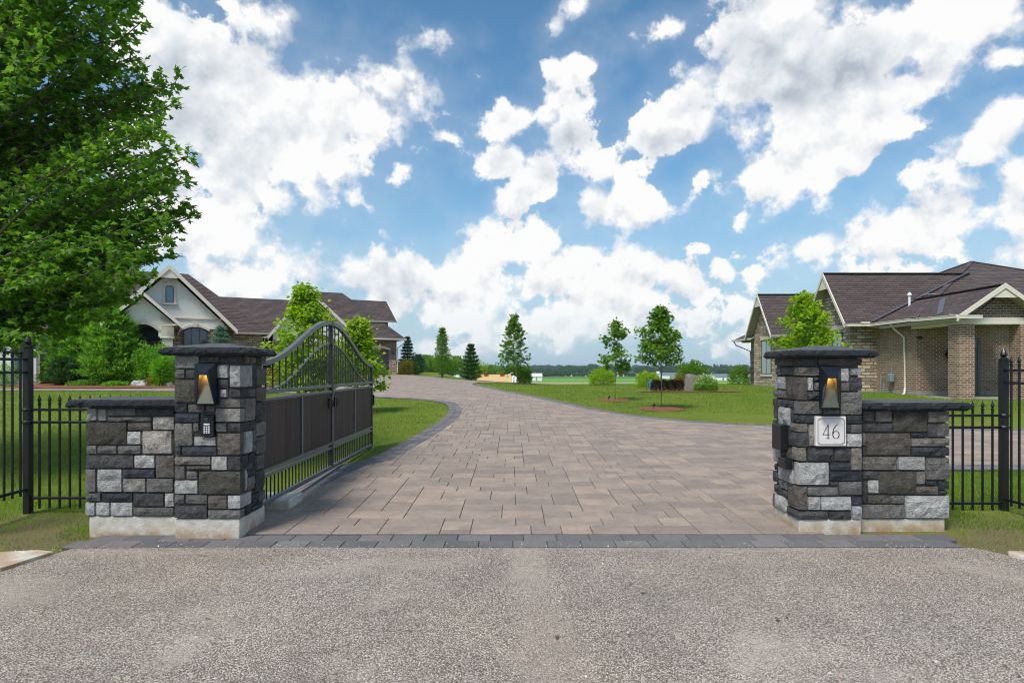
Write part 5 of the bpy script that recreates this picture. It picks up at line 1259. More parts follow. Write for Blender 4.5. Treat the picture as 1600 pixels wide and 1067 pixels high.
# ------------------------------------------------------------------ houses
def window(parent, x0, x1, y, z0, z1, arch=0.0, n=(2, 2), frame=M_WFRAME, fw=.06, side=None, sill=True, glass=M_GLASS):
    # window in a wall facing -Y at y; side='x-' for a wall facing -X (x0,x1 are then y values and y is the wall's x)
    def pt(a, d, z): return (a, y-d, z) if side is None else (y-d, a, z)
    m = MB()
    def bar(a0, a1, zz0, zz1, d=.03, t=.05):
        p = [pt(a0, d, zz0), pt(a1, d, zz0), pt(a1, d, zz1), pt(a0, d, zz1)]; m.slab(p, t, d=((0, 1, 0) if side is None else (1, 0, 0)))
    prof = []
    if arch:
        for i in range(11): f = i/10; prof.append((x0+(x1-x0)*f, z1-arch+arch*math.sin(math.pi*f)**.75))
    else: prof = [(x0, z1), (x1, z1)]
    bar(x0, x0+fw, z0, z1-arch); bar(x1-fw, x1, z0, z1-arch); bar(x0, x1, z0, z0+fw)
    for (a, b) in zip(prof, prof[1:]):
        m.slab([pt(a[0], .03, a[1]-fw), pt(b[0], .03, b[1]-fw), pt(b[0], .03, b[1]), pt(a[0], .03, a[1])], .05, d=((0, 1, 0) if side is None else (1, 0, 0)))
    for i in range(1, n[0]): a = x0+(x1-x0)*i/n[0]; bar(a-fw*.4, a+fw*.4, z0, z1-arch*.3, .028)
    for j in range(1, n[1]): z = z0+(z1-arch-z0)*j/n[1]; bar(x0, x1, z-fw*.3, z+fw*.3, .026)
    f = m.build('window', frame, parent)
    g = MB(); g.face([pt(x0+.01, .012, z0+.01), pt(x1-.01, .012, z0+.01)]+[pt(a, .012, b-.01) for a, b in prof[::-1]])
    g.build('pane', glass, f)
    return f
def gable_roof(parent, x0, x1, yr, half, ze, zr, th=.14, axis='x', over=0.0, name='roof', mats=None):
    """ridge along X (axis x) at y=yr or along Y (axis y) at x=yr"""
    mats = mats or [M_SHING, M_SOFFIT]
    m = MB()
    def q(a, b, z): return (a, b, z) if axis == 'x' else (b, a, z)
    for s in (-1, 1):
        m.slab([q(x0, yr, zr), q(x1, yr, zr), q(x1, yr+s*half, ze), q(x0, yr+s*half, ze)], th, 0, 1)
    return m.build(name, mats, parent)
def barge(parent, pts, h=.24, t=.05, mat=M_TRIM, name='barge_board', d=(0, 0, -1)):
    m = MB()
    for a, b in zip(pts, pts[1:]):
        A, B = Vector(a), Vector(b); m.slab([A, B, B-Vector((0, 0, h)), A-Vector((0, 0, h))], t, d=d)
    return m.build(name, mat, parent)
def gutter(parent, a, b, mat=M_TRIM):
    m = MB(); m.beam(a, b, .13, .13); m.beam(Vector(a)+Vector((0, 0, .055)), Vector(b)+Vector((0, 0, .055)), .155, .02); return m.build('gutter', mat, parent)

M_FLASH = simple('plum_grey_flashing', (.10, .105, .125), .6)
# brick house on the right ---------------------------------------
bh = root('brick_house', 'brown brick and tan stone house with plum shingles, right of the drive', 'house', (17.7, 28, .4))
W0, W1, WY0, WY1, EZ = 17.7, 34.4, 28.0, 47.4, 3.78
MB().box(W0, W1, WY0, WY1, .62, EZ-.05).build('wall', M_BRICK, bh)
MB().box(W0-.02, W1+.02, WY0-.02, WY1+.02, -.2, .62).build('foundation', M_FOUND, bh)
ap = (26.07, 36.3, 7.70); c1 = (17.2, 27.4, EZ); c2 = (34.95, 27.4, EZ); c3 = (34.95, 45.2, EZ); c4 = (17.2, 45.2, EZ)
m = MB(); 
for a, b in ((c1, c2), (c2, c3), (c3, c4), (c4, c1)): m.slab([a, b, ap], .12, 0, 1)
m.build('roof', [M_SHING, M_SOFFIT], bh)
m = MB()
for c in (c1, c2, c3, c4): m.beam(Vector(c)+Vector((0, 0, .012)), Vector(ap)+Vector((0, 0, .012)), .26, .03)
m.build('hip_ridge_cap', M_SHING, bh)
# stone gable bays facing the drive (ridge along X)
def stone_bay(xg, xw, yc, half, ez, rz, yw0, yw1, xr, sol=True):
    gable_roof(bh, xg, xr, yc, half, ez+.02, rz)
    pk = rz-.16; slope = (rz-ez)/half; hw = (yw1-yw0)/2; ycw = (yw0+yw1)/2; zt_ = rz-.2-slope*hw
    mm = MB(); pr_w = [(yw0, .55), (yw1, .55), (yw1, zt_), (ycw, rz-.2), (yw0, zt_)]
    A = [(xw, y_, z_) for y_, z_ in pr_w]; mm.slab(A, xr-xw-1.0, d=(1, 0, 0)); mm.build('stone_wall', M_HSTONE, bh)
    MB().box(xw-.03, W0+.05, yw0-.03, yw1+.03, -.2, .56).build('foundation', M_FOUND, bh)
    barge(bh, [(xg-.03, yc-half, ez+.04), (xg-.03, yc, rz+.03), (xg-.03, yc+half, ez+.04)], .22, .05, d=(1, 0, 0))
    sf = MB()
    sf.face([(xg+.02, yc-.55, rz-.55*slope-.13), (xg+.02, yc, rz-.16), (xg+.02, yc+.55, rz-.55*slope-.13)]); sf.build('gable_peak_trim', M_TRIM, bh)
    mr_ = MB(); mr_.beam((xg, yc, rz+.02), (xr, yc, rz+.02), .24, .035); mr_.build('ridge_cap', M_SHING, bh)
stone_bay(15.9, 16.4, 32.75, 2.15, EZ, 6.49, 31.05, 34.45, 23.4)
stone_bay(16.4, 16.9, 42.83, 2.25, EZ, 6.60, 41.0, 44.7, 24.5)
m = MB(); m.slab([(16.62, 44.6, EZ), (16.62, 48.1, EZ), (19.5, 47.2, 5.2), (19.5, 44.6, 5.2)], .12, 0, 1); m.slab([(16.62, 48.1, EZ), (34, 48.1, EZ), (30, 45.3, 5.2), (19.5, 45.3, 5.2)], .12, 0, 1); m.build('low_hip_roof', [M_SHING, M_SOFFIT], bh)
window(bh, 31.75, 32.75, 16.4, 2.05-.75, 3.45, n=(2, 1), frame=M_WFRAME, side='x-', glass=M_BLIND, fw=.05)
window(bh, 41.7, 43.3, 16.9, 1.25, 3.55, n=(2, 1), frame=M_WFRAME, side='x-', glass=M_BLIND, fw=.05)
for (ya, yb, xx) in ((31.6, 32.9, 16.4), (41.55, 43.45, 16.9)):
    MB().cbox(xx-.07, xx+.02, ya, yb, 1.14, 1.25, .01).build('window_sill', M_CASTST, bh); MB().cbox(xx-.05, xx+.02, ya, yb, 3.56, 3.78, .01).build('lintel', M_CASTST, bh)
for a, b in (((17.13, 27.4, EZ-.06), (17.13, 30.6, EZ-.06)), ((17.2, 27.33, EZ-.06), (20.4, 27.33, EZ-.06)), ((16.0, 30.55, EZ-.06), (17.2, 30.55, EZ-.06)), ((17.13, 35.0, EZ-.06), (17.13, 40.5, EZ-.06)), ((16.55, 44.6, EZ-.06), (16.55, 48.1, EZ-.06))): gutter(bh, a, b)
MB().box(17.22, W0+.02, 27.42, 48.0, EZ-.20, EZ-.13).build('soffit', M_SOFFIT, bh); MB().box(W0, W1, 27.42, WY0+.02, EZ-.20, EZ-.13).build('soffit', M_SOFFIT, bh)
def downspout(parent, pts, mat=M_TRIM, r=.045):
    return MB().tube(pts, r, 6).build('downspout', mat, parent)
downspout(bh, [(17.15, 29.0, EZ-.12), (17.25, 28.9, EZ-.35), (17.62, 28.75, EZ-.75), (17.62, 28.7, .75), (17.50, 28.55, .52), (17.30, 28.45, .42)])
downspout(bh, [(16.6, 47.9, EZ-.1), (16.7, 47.7, EZ-.4), (17.62, 47.3, EZ-.85), (17.62, 47.3, .7), (17.4, 47.2, .45)], M_FOUND)
mt = MB(); mt.cbox(17.42, 17.62, 29.45, 29.75, 1.00, 1.38, .04); o = mt.build('gas_meter', M_METER, bh)
MB().tube([(17.55, 29.6, 1.36), (17.55, 29.6, 1.75)], .028, 6).tube([(17.55, 29.7, 1.36), (17.55, 30.35, 1.42), (17.55, 30.45, 1.38), (17.55, 30.45, .5)], .022, 6).tube([(17.55, 30.2, 1.0), (17.55, 30.2, .5)], .022, 6).build('meter_pipe', M_METER, o)
MB().tube([(17.7, 27.93, 3.0), (17.62, 27.85, 2.98)], .03, 6).cbox(17.6, 17.82, 27.75, 27.92, 2.92, 3.03, .02).build('security_light', M_IRON, bh)
# porch with brick posts and gable
PY0 = 24.95; cx_ = 18.97
def slim_brick_post(x0, x1): MB().box(x0, x1, PY0, PY0+.62, .2, 3.36).build('porch_column', M_BRICK, bh)
slim_brick_post(17.42, 18.04); slim_brick_post(19.85, 20.48)
MB().box(17.2, 21.2, 25.2, WY0, -.2, .46).build('porch_slab', M_FOUND, bh)
MB().cbox(17.44, 20.46, PY0+.05, PY0+.50, 3.36, 3.62, .01).build('porch_beam', M_TRIM, bh)
MB().box(17.46, 17.90, PY0+.5, WY0, 3.36, 3.60).build('side_beam', M_TRIM, bh)
m = MB(); m.slab([(17.95, PY0+.12, 3.62), (19.99, PY0+.12, 3.62), (cx_, PY0+.12, 4.40)], .3, d=(0, 1, 0)); m.slab([(17.3, PY0+.14, 3.62), (17.95, PY0+.14, 3.62), (cx_, PY0+.14, 4.45), (19.99, PY0+.14, 3.62), (20.6, PY0+.14, 3.62), (cx_, PY0+.14, 4.66)], .2, d=(0, 1, 0))
m.build('porch_gable_wall', M_BRICK2, bh)
PO = PY0-.35
gable_roof(bh, PO, 29.9, cx_, 1.80, 3.62, 4.86, axis='y', name='porch_roof')
barge(bh, [(cx_-1.86, PO-.02, 3.64), (cx_, PO-.02, 4.92), (cx_+1.86, PO-.02, 3.64)], .20, .05, d=(0, 1, 0))
m = MB(); m.slab([(cx_-.55, PO+.02, 4.36), (cx_, PO+.02, 4.76), (cx_+.55, PO+.02, 4.36)], .03, d=(0, 1, 0)); m.build('gable_peak_trim', M_TRIM, bh)
m = MB(); m.slab([(17.15, PO+.05, 3.62), (17.9, PO+.05, 3.62), (17.9, PO+.5, 3.80), (17.15, PO+.5, 3.80)], .05, 0, 1); m.build('eave_return', [M_SHING, M_SOFFIT], bh); gutter(bh, (17.15, PO+.0, 3.62), (18.05, PO+.0, 3.62))
gutter(bh, (17.13, PO, 3.64), (17.13, 27.4, 3.70))
MB().beam((cx_, PO, 4.89), (cx_, 30.2, 4.89), .22, .03).build('ridge_cap', M_SHING, bh)
MB().beam((17.5, 26.2, 3.87), (18.66, 27.7, 4.67), .24, .02, up=(-.57, 0, .82)).build('valley_flashing', M_FLASH, bh)
MB().beam((17.25, 30.62, 3.90), (23.3, 32.70, 6.56), .12, .05).build('valley_flashing', M_FLASH, bh)
# door, transom, lantern
dr = MB().cbox(19.42, 20.32, 27.95, 28.02, .46, 2.50, .01).build('side_door', M_DOORT, bh)
MB().cbox(19.29, 19.42, 27.93, 28.02, .46, 2.95, .01).box(20.32, 20.45, 27.93, 28.02, .46, 2.95).box(19.42, 20.32, 27.93, 28.02, 2.50, 2.58).box(19.42, 20.32, 27.93, 28.02, 2.86, 2.95).build('door_frame', M_DOORT, bh)
MB().box(19.42, 20.32, 27.96, 28.02, 2.58, 2.86).build('transom_pane', M_GLASS, bh)
MB().lathe((20.20, 27.90, 1.45), [(.01, 0), (.03, .01), (.03, .05), (.01, .06)], 8).build('door_knob', M_METALG, dr)
lt = MB(); lt.box(18.96, 19.10, 27.9, 28.0, 2.15, 2.35); lt.lathe((19.03-.0, 27.84, 2.02), [(.04, 0), (.08, .02), (.10, .34), (.12, .36), (.02, .50)], 8); lt.build('wall_lantern', M_IRON, bh)
vt = MB(); vt.lathe((18.66, 30.05, 4.75), [(.055, -.4), (.055, .30), (.10, .31), (.10, .36), (.03, .46), (.0, .47)], 10); vt.build('roof_vent_pipe', M_WHITE, bh)
vt = MB(); vt.cbox(19.45, 19.75, 29.9, 30.2, 4.55, 5.08, .01).cbox(19.40, 19.80, 29.85, 30.25, 5.08, 5.13, .01); vt.build('roof_vent_box', M_FOUND, bh)
for (u, v, Y_) in ((1352, 505, 30.2), (1457.5, 495, 27.3)):
    x_, y_, z_ = P(u, v, Y_); MB().cbox(x_-.18, x_+.18, y_-.1, y_+.1, z_-.02, z_+.06, .01).build('gutter_guard', M_TRIM, bh)

# pale gabled house on the left: it faces the gate, turned 28 degrees; built in its own frame (a along the front, b backwards)
HR = R(28); ce, se = math.cos(HR), math.sin(HR); HX, HY = -21.4, 40.0
lh = root('pale_house', 'pale stucco and stone house with steep gables behind the pines', 'house', (HX, HY, .7)); lh.rotation_euler = (0, 0, HR); ORG[lh.name] = Vector((0, 0, .7))
def HA(u, b_): k = (u-800)/F; return (k*HY+ce*k*b_-HX+se*b_)/(ce-se*k)
def HZ(u, v, b_): a_ = HA(u, b_); return EYE-(v-HV)*(HY+se*a_+ce*b_)/F
E2 = 4.25
MB().box(-14, 6.0, 4.6, 11.5, .3, E2).build('wall', M_HSTONE, lh)
MB().box(-3.2, 3.05, .42, 4.7, .3, 4.22).build('stone_wall', M_HSTONE, lh)
# main stucco gable
m = MB(); m.slab([(-3.1, .35, 4.2), (3.15, .35, 4.2), (3.15, .35, 4.55), (0, .35, 7.70), (-3.1, .35, 4.6)], .3, d=(0, 1, 0)); m.build('stucco_gable', M_STUCCO, lh)
MB().box(-3.1, 3.2, .27, .37, HZ(310, 499, .35), HZ(310, 497, .35)).build('ledge_band', M_CASTST, lh)
gable_roof(lh, -.25, 8.0, 0, 3.85, 4.18, 8.06, axis='y')
barge(lh, [(-3.9, -.28, 4.18), (0, -.28, 8.13), (3.9, -.28, 4.18)], .30, .06, d=(0, 1, 0))
MB().slab([(-.75, -.22, 7.28), (0, -.22, 8.0), (.75, -.22, 7.28)], .03, d=(0, 1, 0)).build('gable_peak_trim', M_TRIM, lh)
# entry gable, nearer
YE = -1.2; ex = HA(222.5, YE-.5); exz = HZ(222.5, 455.5, YE-.5); ef = HA(284, YE-.5); efz = HZ(284, 508, YE-.5); esl = (exz-efz)/(ef-ex)
def arch_wall(name, x0, x1, y, t, z0, ztop, ax0, ax1, zs, rise, mat, parent, n=12):
    mm = MB()
    mm.slab([(x0, y, z0), (ax0, y, z0), (ax0, y, ztop(ax0)), (x0, y, ztop(x0))], t, d=(0, 1, 0)); mm.slab([(ax1, y, z0), (x1, y, z0), (x1, y, ztop(x1)), (ax1, y, ztop(ax1))], t, d=(0, 1, 0))
    for i in range(n):
        f0, f1 = i/n, (i+1)/n; xa, xb = ax0+(ax1-ax0)*f0, ax0+(ax1-ax0)*f1; za, zb_ = zs+rise*math.sin(math.pi*f0), zs+rise*math.sin(math.pi*f1)
        pts = [(xa, y, za), (xb, y, zb_), (xb, y, ztop(xb))]
        if xa < ex < xb: pts.append((ex, y, ztop(ex)))
        pts.append((xa, y, ztop(xa))); mm.slab(pts, t, d=(0, 1, 0))
    return mm.build(name, mat, parent)
def arch_trim(name, ax0, ax1, y, t, zs, rise, w, parent, n=14, key=True, mat=M_CASTST):
    mm = MB()
    for i in range(n):
        f0, f1 = i/n, (i+1)/n; xa, xb = ax0+(ax1-ax0)*f0, ax0+(ax1-ax0)*f1; za, zb_ = zs+rise*math.sin(math.pi*f0), zs+rise*math.sin(math.pi*f1)
        mm.slab([(xa, y, za), (xb, y, zb_), (xb, y, zb_+w), (xa, y, za+w)], t, d=(0, 1, 0))
    if key:
        c = (ax0+ax1)/2; mm.slab([(c-.11, y-.04, zs+rise-.03), (c+.11, y-.04, zs+rise-.03), (c+.15, y-.04, zs+rise+w+.08), (c-.15, y-.04, zs+rise+w+.08)], t+.04, d=(0, 1, 0))
    return mm.build(name, mat, parent)
ztop = lambda x_: exz-.30-abs(x_-ex)*esl
ea0, ea1 = HA(199, YE), HA(247.5, YE); c0, c1_ = HA(252.5, YE-.15), HA(270.5, YE-.15); ez = HZ(225, 506, YE)
arch_wall('entry_gable_wall', 2*ex-c1_, c1_, YE, .35, ez-.75, lambda x_: max(ez+.15, ztop(x_)), ea0, ea1, ez-.42, .42, M_STUCCO, lh)
arch_trim('entry_arch', ea0-.1, ea1+.1, YE-.06, .1, ez-.46, .46, .17, lh)
gable_roof(lh, YE-.55, 3.5, ex, ef-ex+.02, efz, exz-.03, axis='y')
barge(lh, [(2*ex-ef-.05, YE-.58, efz), (ex, YE-.58, exz+.04), (ef+.05, YE-.58, efz)], .24, .05, d=(0, 1, 0))
MB().slab([(c0-.1, YE-.3, ez+.45), (c1_+.5, YE-.3, ez-.02), (c1_+.5, .3, ez-.02), (c0-.1, .3, ez+.45)], .06, 0, 1).build('small_side_roof', [M_SHING, M_SOFFIT], lh)
gutter(lh, (c0, YE-.45, ez-.02), (c1_+.55, YE-.45, ez-.02))
for xc in ((c0+c1_)/2, 2*ex-(c0+c1_)/2):
    MB().cbox(xc-.30, xc+.30, YE-.15, YE+.45, .6, ez-.80, .02).build('entry_column', M_CASTST, lh)
    MB().cbox(xc-.40, xc+.40, YE-.25, YE+.55, ez-.86, ez-.74, .03).cbox(xc-.36, xc+.36, YE-.21, YE+.51, ez-.74, ez-.04, .02).build('capital', M_CASTST, lh)
o = MB().cbox(ea0-.2, ea1+.1, .25, .40, .9, ez-1.0, .02).build('entry_door', M_DOORB, lh); MB().box(ea0-.2, ea1+.1, .24, .41, ez-.92, ez-.05).build('entry_transom', M_GLASS, lh)
MB().box((ea0+ea1)/2, (ea0+ea1)/2+.05, .2, .25, .9, ez-1.0).build('door_meeting_bar', M_WFRAME, o)
MB().lathe((ex, -.3, ez-.55), [(.09, 0), (.12, .05), (.06, .12), (.01, .35)], 8).build('porch_lantern', M_IRON, lh)
MB().box(ea0-.8, c1_, YE-.3, .4, .3, .88).build('porch_slab', M_FOUND, lh)
# windows of the gable
wb = .33; wa0, wa1 = HA(258.5, wb), HA(271.5, wb); wz0, wz1 = HZ(265, 473.5, wb), HZ(265, 446, wb)
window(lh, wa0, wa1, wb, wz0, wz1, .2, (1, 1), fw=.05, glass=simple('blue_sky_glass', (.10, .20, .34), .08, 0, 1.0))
arch_trim('window_surround', wa0-.12, wa1+.12, wb-.08, .09, wz1-.14, .14, .15, lh, n=8)
MB().box(wa0-.13, wa0, wb-.07, wb+.02, wz0, wz1-.12).box(wa1, wa1+.13, wb-.07, wb+.02, wz0, wz1-.12).cbox(wa0-.2, wa1+.2, wb-.12, wb+.02, wz0-.12, wz0, .02).build('window_surround', M_CASTST, lh)
wa0, wa1 = HA(286, .42), HA(324, .42); wzt = HZ(305, 511, .42)
window(lh, wa0, wa1, .33, 1.2, wzt, .28, (3, 2), fw=.07)
arch_trim('window_arch', wa0-.12, wa1+.12, .24, .1, wzt-.27, .29, .16, lh)
downspout(lh, [(c1_+.5, YE-.4, ez-.05), (c1_+.3, YE+.4, ez-.5), (c1_+.1, .3, ez-.85)], r=.04)
# main hip and middle wing
m = MB(); hr, hl, he = (1.2, 8, 8.68), (-11, 8, 8.68), E2
m.slab([(6.4, 4.0, he), (6.4, 12.0, he), hr], .12, 0, 1); m.slab([(-14.5, 4.0, he), (6.4, 4.0, he), hr, hl], .12, 0, 1); m.slab([(6.4, 12.0, he), (-14.5, 12.0, he), hl, hr], .12, 0, 1); m.slab([(-14.5, 12.0, he), (-14.5, 4.0, he), hl], .12, 0, 1)
m.build('main_roof', [M_SHING, M_SOFFIT], lh)
MB().box(3.5, 16, 9.9, 18, .3, E2).build('wall', M_HSTONE, lh)
gable_roof(lh, 2.0, 14, 14.4, 5.0, E2, 7.78); gutter(lh, (4.2, 9.3, E2-.05), (7.0, 9.3, E2-.05))
window(lh, HA(368, 9.9), HA(410, 9.9), 9.87, 1.5, 3.7, n=(3, 1))
MB().cbox(HA(431, 9.6), HA(446, 9.6), 9.5, 9.95, .6, E2-.1, .02).build('stone_pier', M_HSTONE, lh)
da = HA(396, 9.35); downspout(lh, [(da, 9.35, E2-.1), (da+.4, 9.6, E2-.6), (da+.45, 9.82, E2-.9), (da+.45, 9.85, .9)], r=.045)
for u_ in (363, 390): xx = HA(u_, 9.2); MB().cbox(xx-.22, xx+.22, 9.15, 9.4, E2+.02, E2+.22, .04).build('gutter_guard', M_TRIM, lh)
# far left: shuttered window
bb = 1.5; b0_, b1_ = HA(-30, bb), HA(62, bb)
MB().box(b0_, b1_, bb, 4.8, .3, 3.9).build('pale_bay_wall', M_STUCCO, lh)
MB().slab([(b0_-.4, bb-.4, 3.9), (b1_+.4, bb-.4, 3.9), (b1_+.4, 5, 6.6), (b0_-.4, 5, 6.6)], .12, 0, 1).build('bay_roof', [M_SHING, M_SOFFIT], lh)
window(lh, HA(24, bb), HA(50, bb), bb-.03, 1.5, 3.3, n=(2, 3), frame=simple('green_shutter', (.06, .16, .13), .6), fw=.12)
for u_ in (18, 54): xx = HA(u_, bb); MB().box(xx-.1, xx+.1, bb-.1, bb+.01, .9, 3.7).build('white_corner_board', M_WHITE, lh)
# garage gable
gb = 7.0; gc = HA(484, gb); gz_ = HZ(484, 452.5, gb)
m = MB(); m.slab([(gc-2.7, gb+.4, .3), (gc+3.6, gb+.4, .3), (gc+3.6, gb+.4, 4.5), (gc, gb+.4, gz_-.35), (gc-2.7, gb+.4, 4.5)], .35, d=(0, 1, 0)); m.build('garage_gable_wall', M_STUCCO, lh)
MB().box(gc-2.75, gc+3.65, gb+.34, gb+.7, .3, 3.9).build('garage_stone_wall', M_HSTONE, lh)
m = MB(); m.slab([(gc, gb, gz_-.05), (gc, 13, gz_-.05), (gc+4.05, 13, 4.2), (gc+4.05, gb, 4.2)], .14, 0, 1); m.slab([(gc, gb, gz_-.05), (gc, 13, gz_-.05), (gc-3.1, 13, 4.2), (gc-3.1, gb, 4.2)], .14, 0, 1); m.build('garage_gable_roof', [M_SHING, M_SOFFIT], lh)
barge(lh, [(gc-3.15, gb-.03, 4.2), (gc, gb-.03, gz_+.02), (gc+4.1, gb-.03, 4.2)], .32, .06, d=(0, 1, 0))
# far garage with the upper roof
MB().box(7.5, 17.55, 9.0, 17, 1.0, E2+.0).build('garage_wall', M_BRICK2, lh)
MB().box(16.85, 17.60, 8.93, 17.05, 1.0, 2.3).cbox(16.82, 17.64, 8.90, 17.08, 2.3, 2.41, .01).build('stone_wainscot', M_HSTONE, lh)
m = MB(); c_a, c_b, c_c, c_d = (7.0, 8.45, E2+.03), (18.2, 8.45, E2+.03), (18.2, 17.6, E2+.03), (7.0, 17.6, E2+.03); r_a, r_b = (9.9, 13.0, 8.5), (13.75, 13.0, 8.5)
m.slab([c_a, c_b, r_b, r_a], .14, 0, 1); m.slab([c_b, c_c, r_b], .14, 0, 1); m.slab([c_c, c_d, r_a, r_b], .14, 0, 1); m.slab([c_d, c_a, r_a], .14, 0, 1); m.build('garage_roof', [M_SHING, M_SOFFIT], lh)
gutter(lh, (13.0, 8.4, E2-.03), (18.25, 8.4, E2-.03))
gable_roof(lh, 12.5, 17.85, 13.0, 3.1, 5.88, 7.95, name='upper_roof'); MB().slab([(17.2, 10.4, 4.3), (17.2, 15.6, 4.3), (17.2, 15.6, 5.95), (17.2, 13, 7.75), (17.2, 10.4, 5.95)], .2, d=(-1, 0, 0)).build('upper_wall', M_BRICK2, lh); MB().box(13, 17.0, 10.45, 10.7, 4.6, 6.0).build('upper_front_wall', M_BRICK2, lh)
barge(lh, [(17.88, 9.9, 5.90), (17.88, 13.0, 7.98), (17.88, 16.1, 5.90)], .16, .05, d=(-1, 0, 0))
def garage_door(x0, x1, y, z0, z1, n=4):
    hgt = (z1-z0)/n; o = MB().box(x0, x1, y+.03, y+.1, z0, z1).build('garage_door', M_DOORG, lh)
    for i in range(n): MB().cbox(x0+.01, x1-.01, y-.01, y+.03, z0+i*hgt+.01, z0+(i+1)*hgt-.01, .01).build('door_panel', M_DOORG, o)
garage_door(13.4, 16.78, 8.93, 1.08, HZ(600, 547, 8.93)); garage_door(gc+.5, gc+3.0, gb+.28, 1.0, 3.35); garage_door(gc-2.5, gc-.2, gb+.28, 1.0, 3.35)
zl = HZ(600, 547, 8.93)+.01
MB().slab([(13.2, 8.9, zl), (16.1, 8.9, zl+.20), (16.95, 8.9, zl), (16.95, 8.9, zl+.16), (16.1, 8.9, zl+.38), (13.2, 8.9, zl+.38)], .08, d=(0, 1, 0)).build('garage_lintel', M_CASTST, lh)
MB().lathe((17.2, 8.8, 2.85), [(.05, 0), (.07, .02), (.08, .25), (.02, .36)], 8).build('wall_lantern', M_IRON, lh)
downspout(lh, [(18.2, 8.45, E2-.05), (18.05, 8.6, E2-.4), (17.62, 8.95, E2-.8), (17.62, 8.95, 1.3)], r=.045)

# ------------------------------------------------------------------ far country
def far_box_building(name, label, u0, u1, vtop, vbot, Y, wall, roof, cat, pitch=.4, depth=None, group=None):
    x0, _, zt = P(u0, vtop, Y); x1, _, zb = P(u1, vbot, Y); zb = min(zb, T((x0+x1)/2, Y)); d = depth or (x1-x0)*.4
    b = root(name, label, cat, ((x0+x1)/2, Y, zb), group); ze = zt-(zt-zb)*pitch
    MB().box(x0, x1, Y, Y+d, zb, ze).build('wall', wall, b)
    m = MB(); m.slab([(x0-.3, Y-.3, ze), (x1+.3, Y-.3, ze), (x1+.3, Y+d/2, zt), (x0-.3, Y+d/2, zt)], .15, 0, 0); m.slab([(x0-.3, Y+d+.3, ze), (x1+.3, Y+d+.3, ze), (x1+.3, Y+d/2, zt), (x0-.3, Y+d/2, zt)], .15, 0, 0); m.build('roof', roof, b); 
    m = MB(); m.slab([(x0, Y, ze), (x0, Y+d, ze), (x0, Y+d/2, zt)], .1, d=(1, 0, 0)); m.slab([(x1, Y, ze), (x1, Y+d, ze), (x1, Y+d/2, zt)], .1, d=(-1, 0, 0)); m.build('gable', wall, b)
    dd = MB(); w_ = (x1-x0)*.12
    dd.box((x0+x1)/2-w_/2, (x0+x1)/2+w_/2, Y-.08, Y, zb, zb+(ze-zb)*.8).build('barn_door', M_FOUND, b); return b
M_YEL = simple('yellow_metal_roof', (.55, .38, .17), .6, nz=.05); M_RED = simple('red_paint', (.32, .05, .03), .6); M_TENT = simple('pale_blue_green_sheet', (.52, .66, .62), .6)
far_box_building('white_barn', 'long low white barn in the field right of the crest tree', 830, 847, 583.2, 588.2, 420, M_WHITE, M_WHITE, 'barn', depth=12)
far_box_building('white_barn', 'pale barn behind the bright young maple trunk', 1034, 1062, 582.4, 588, 520, M_WHITE, M_METALG, 'barn', depth=14)
far_box_building('white_barn', 'small white house left of the pale barn, in the fields', 1027, 1031, 580.2, 588, 560, M_WHITE, M_WHITE, 'barn', depth=6)
far_box_building('white_barn', 'long pale barn in the fields left of the brick house', 1119, 1141, 584.2, 589, 430, M_WHITE, M_METALG, 'barn', depth=12)
yb = far_box_building('yellow_shed', 'long low shed with a yellow orange roof behind the crest', 748, 797, 585.2, 592, 88, M_YEL, M_YEL, 'shed', pitch=.75, depth=6)
for u in (759, 784):
    x_, _, z_ = P(u, 585, 90.5); MB().cbox(x_-.22, x_+.22, 90.5, 91.0, z_-1.2, z_+.22, .02).cbox(x_-.3, x_+.3, 90.4, 91.1, z_+.18, z_+.3, .02).build('roof_turret', M_RED, yb)
far_box_building('white_shed', 'small white shed at the right end of the yellow roof', 797.5, 808, 582.5, 592, 96, M_WHITE, M_WHITE, 'shed', depth=2.5)
x_, _, z_ = P(721, 561, 170); sl = root('silo', 'pale concrete silo rising behind the crest left of the small pine', 'silo', (x_, 170, -3)); MB().lathe((x_, 170, -4), [(.95, 0), (.95, z_+4)], 16).build('shaft', M_CASTST, sl, smooth=False); MB().lathe((x_, 170, z_), [(1.0, 0), (.9, .25), (.55, .5), (.1, .62)], 16).build('dome_cap', M_WHITE, sl)
for lab, u, v0_, v1_ in (('pale green tent roof left of the silo, between the crest trees', 661, 578, 590), ('pale green tent roof just left of the small pine', 713, 583, 592)):
    x_, _, z_ = P(u, v0_, 120); t_ = root('peaked_tent', lab, 'tent', (x_, 120, z_-2)); 
    MB().slab([(x_-1.0, 119, z_-.75), (x_+1.0, 119, z_-.75), (x_, 120, z_)], .04, d=(0, 0, -1)).slab([(x_+1, 119, z_-.75), (x_+1, 121, z_-.75), (x_, 120, z_)], .04).slab([(x_+1, 121, z_-.75), (x_-1, 121, z_-.75), (x_, 120, z_)], .04).slab([(x_-1, 121, z_-.75), (x_-1, 119, z_-.75), (x_, 120, z_)], .04).build('canopy', M_TENT, t_)
    MB().box(x_-.95, x_+.95, 119.1, 120.9, z_-8, z_-.76).build('tent_wall', M_TENT, t_)
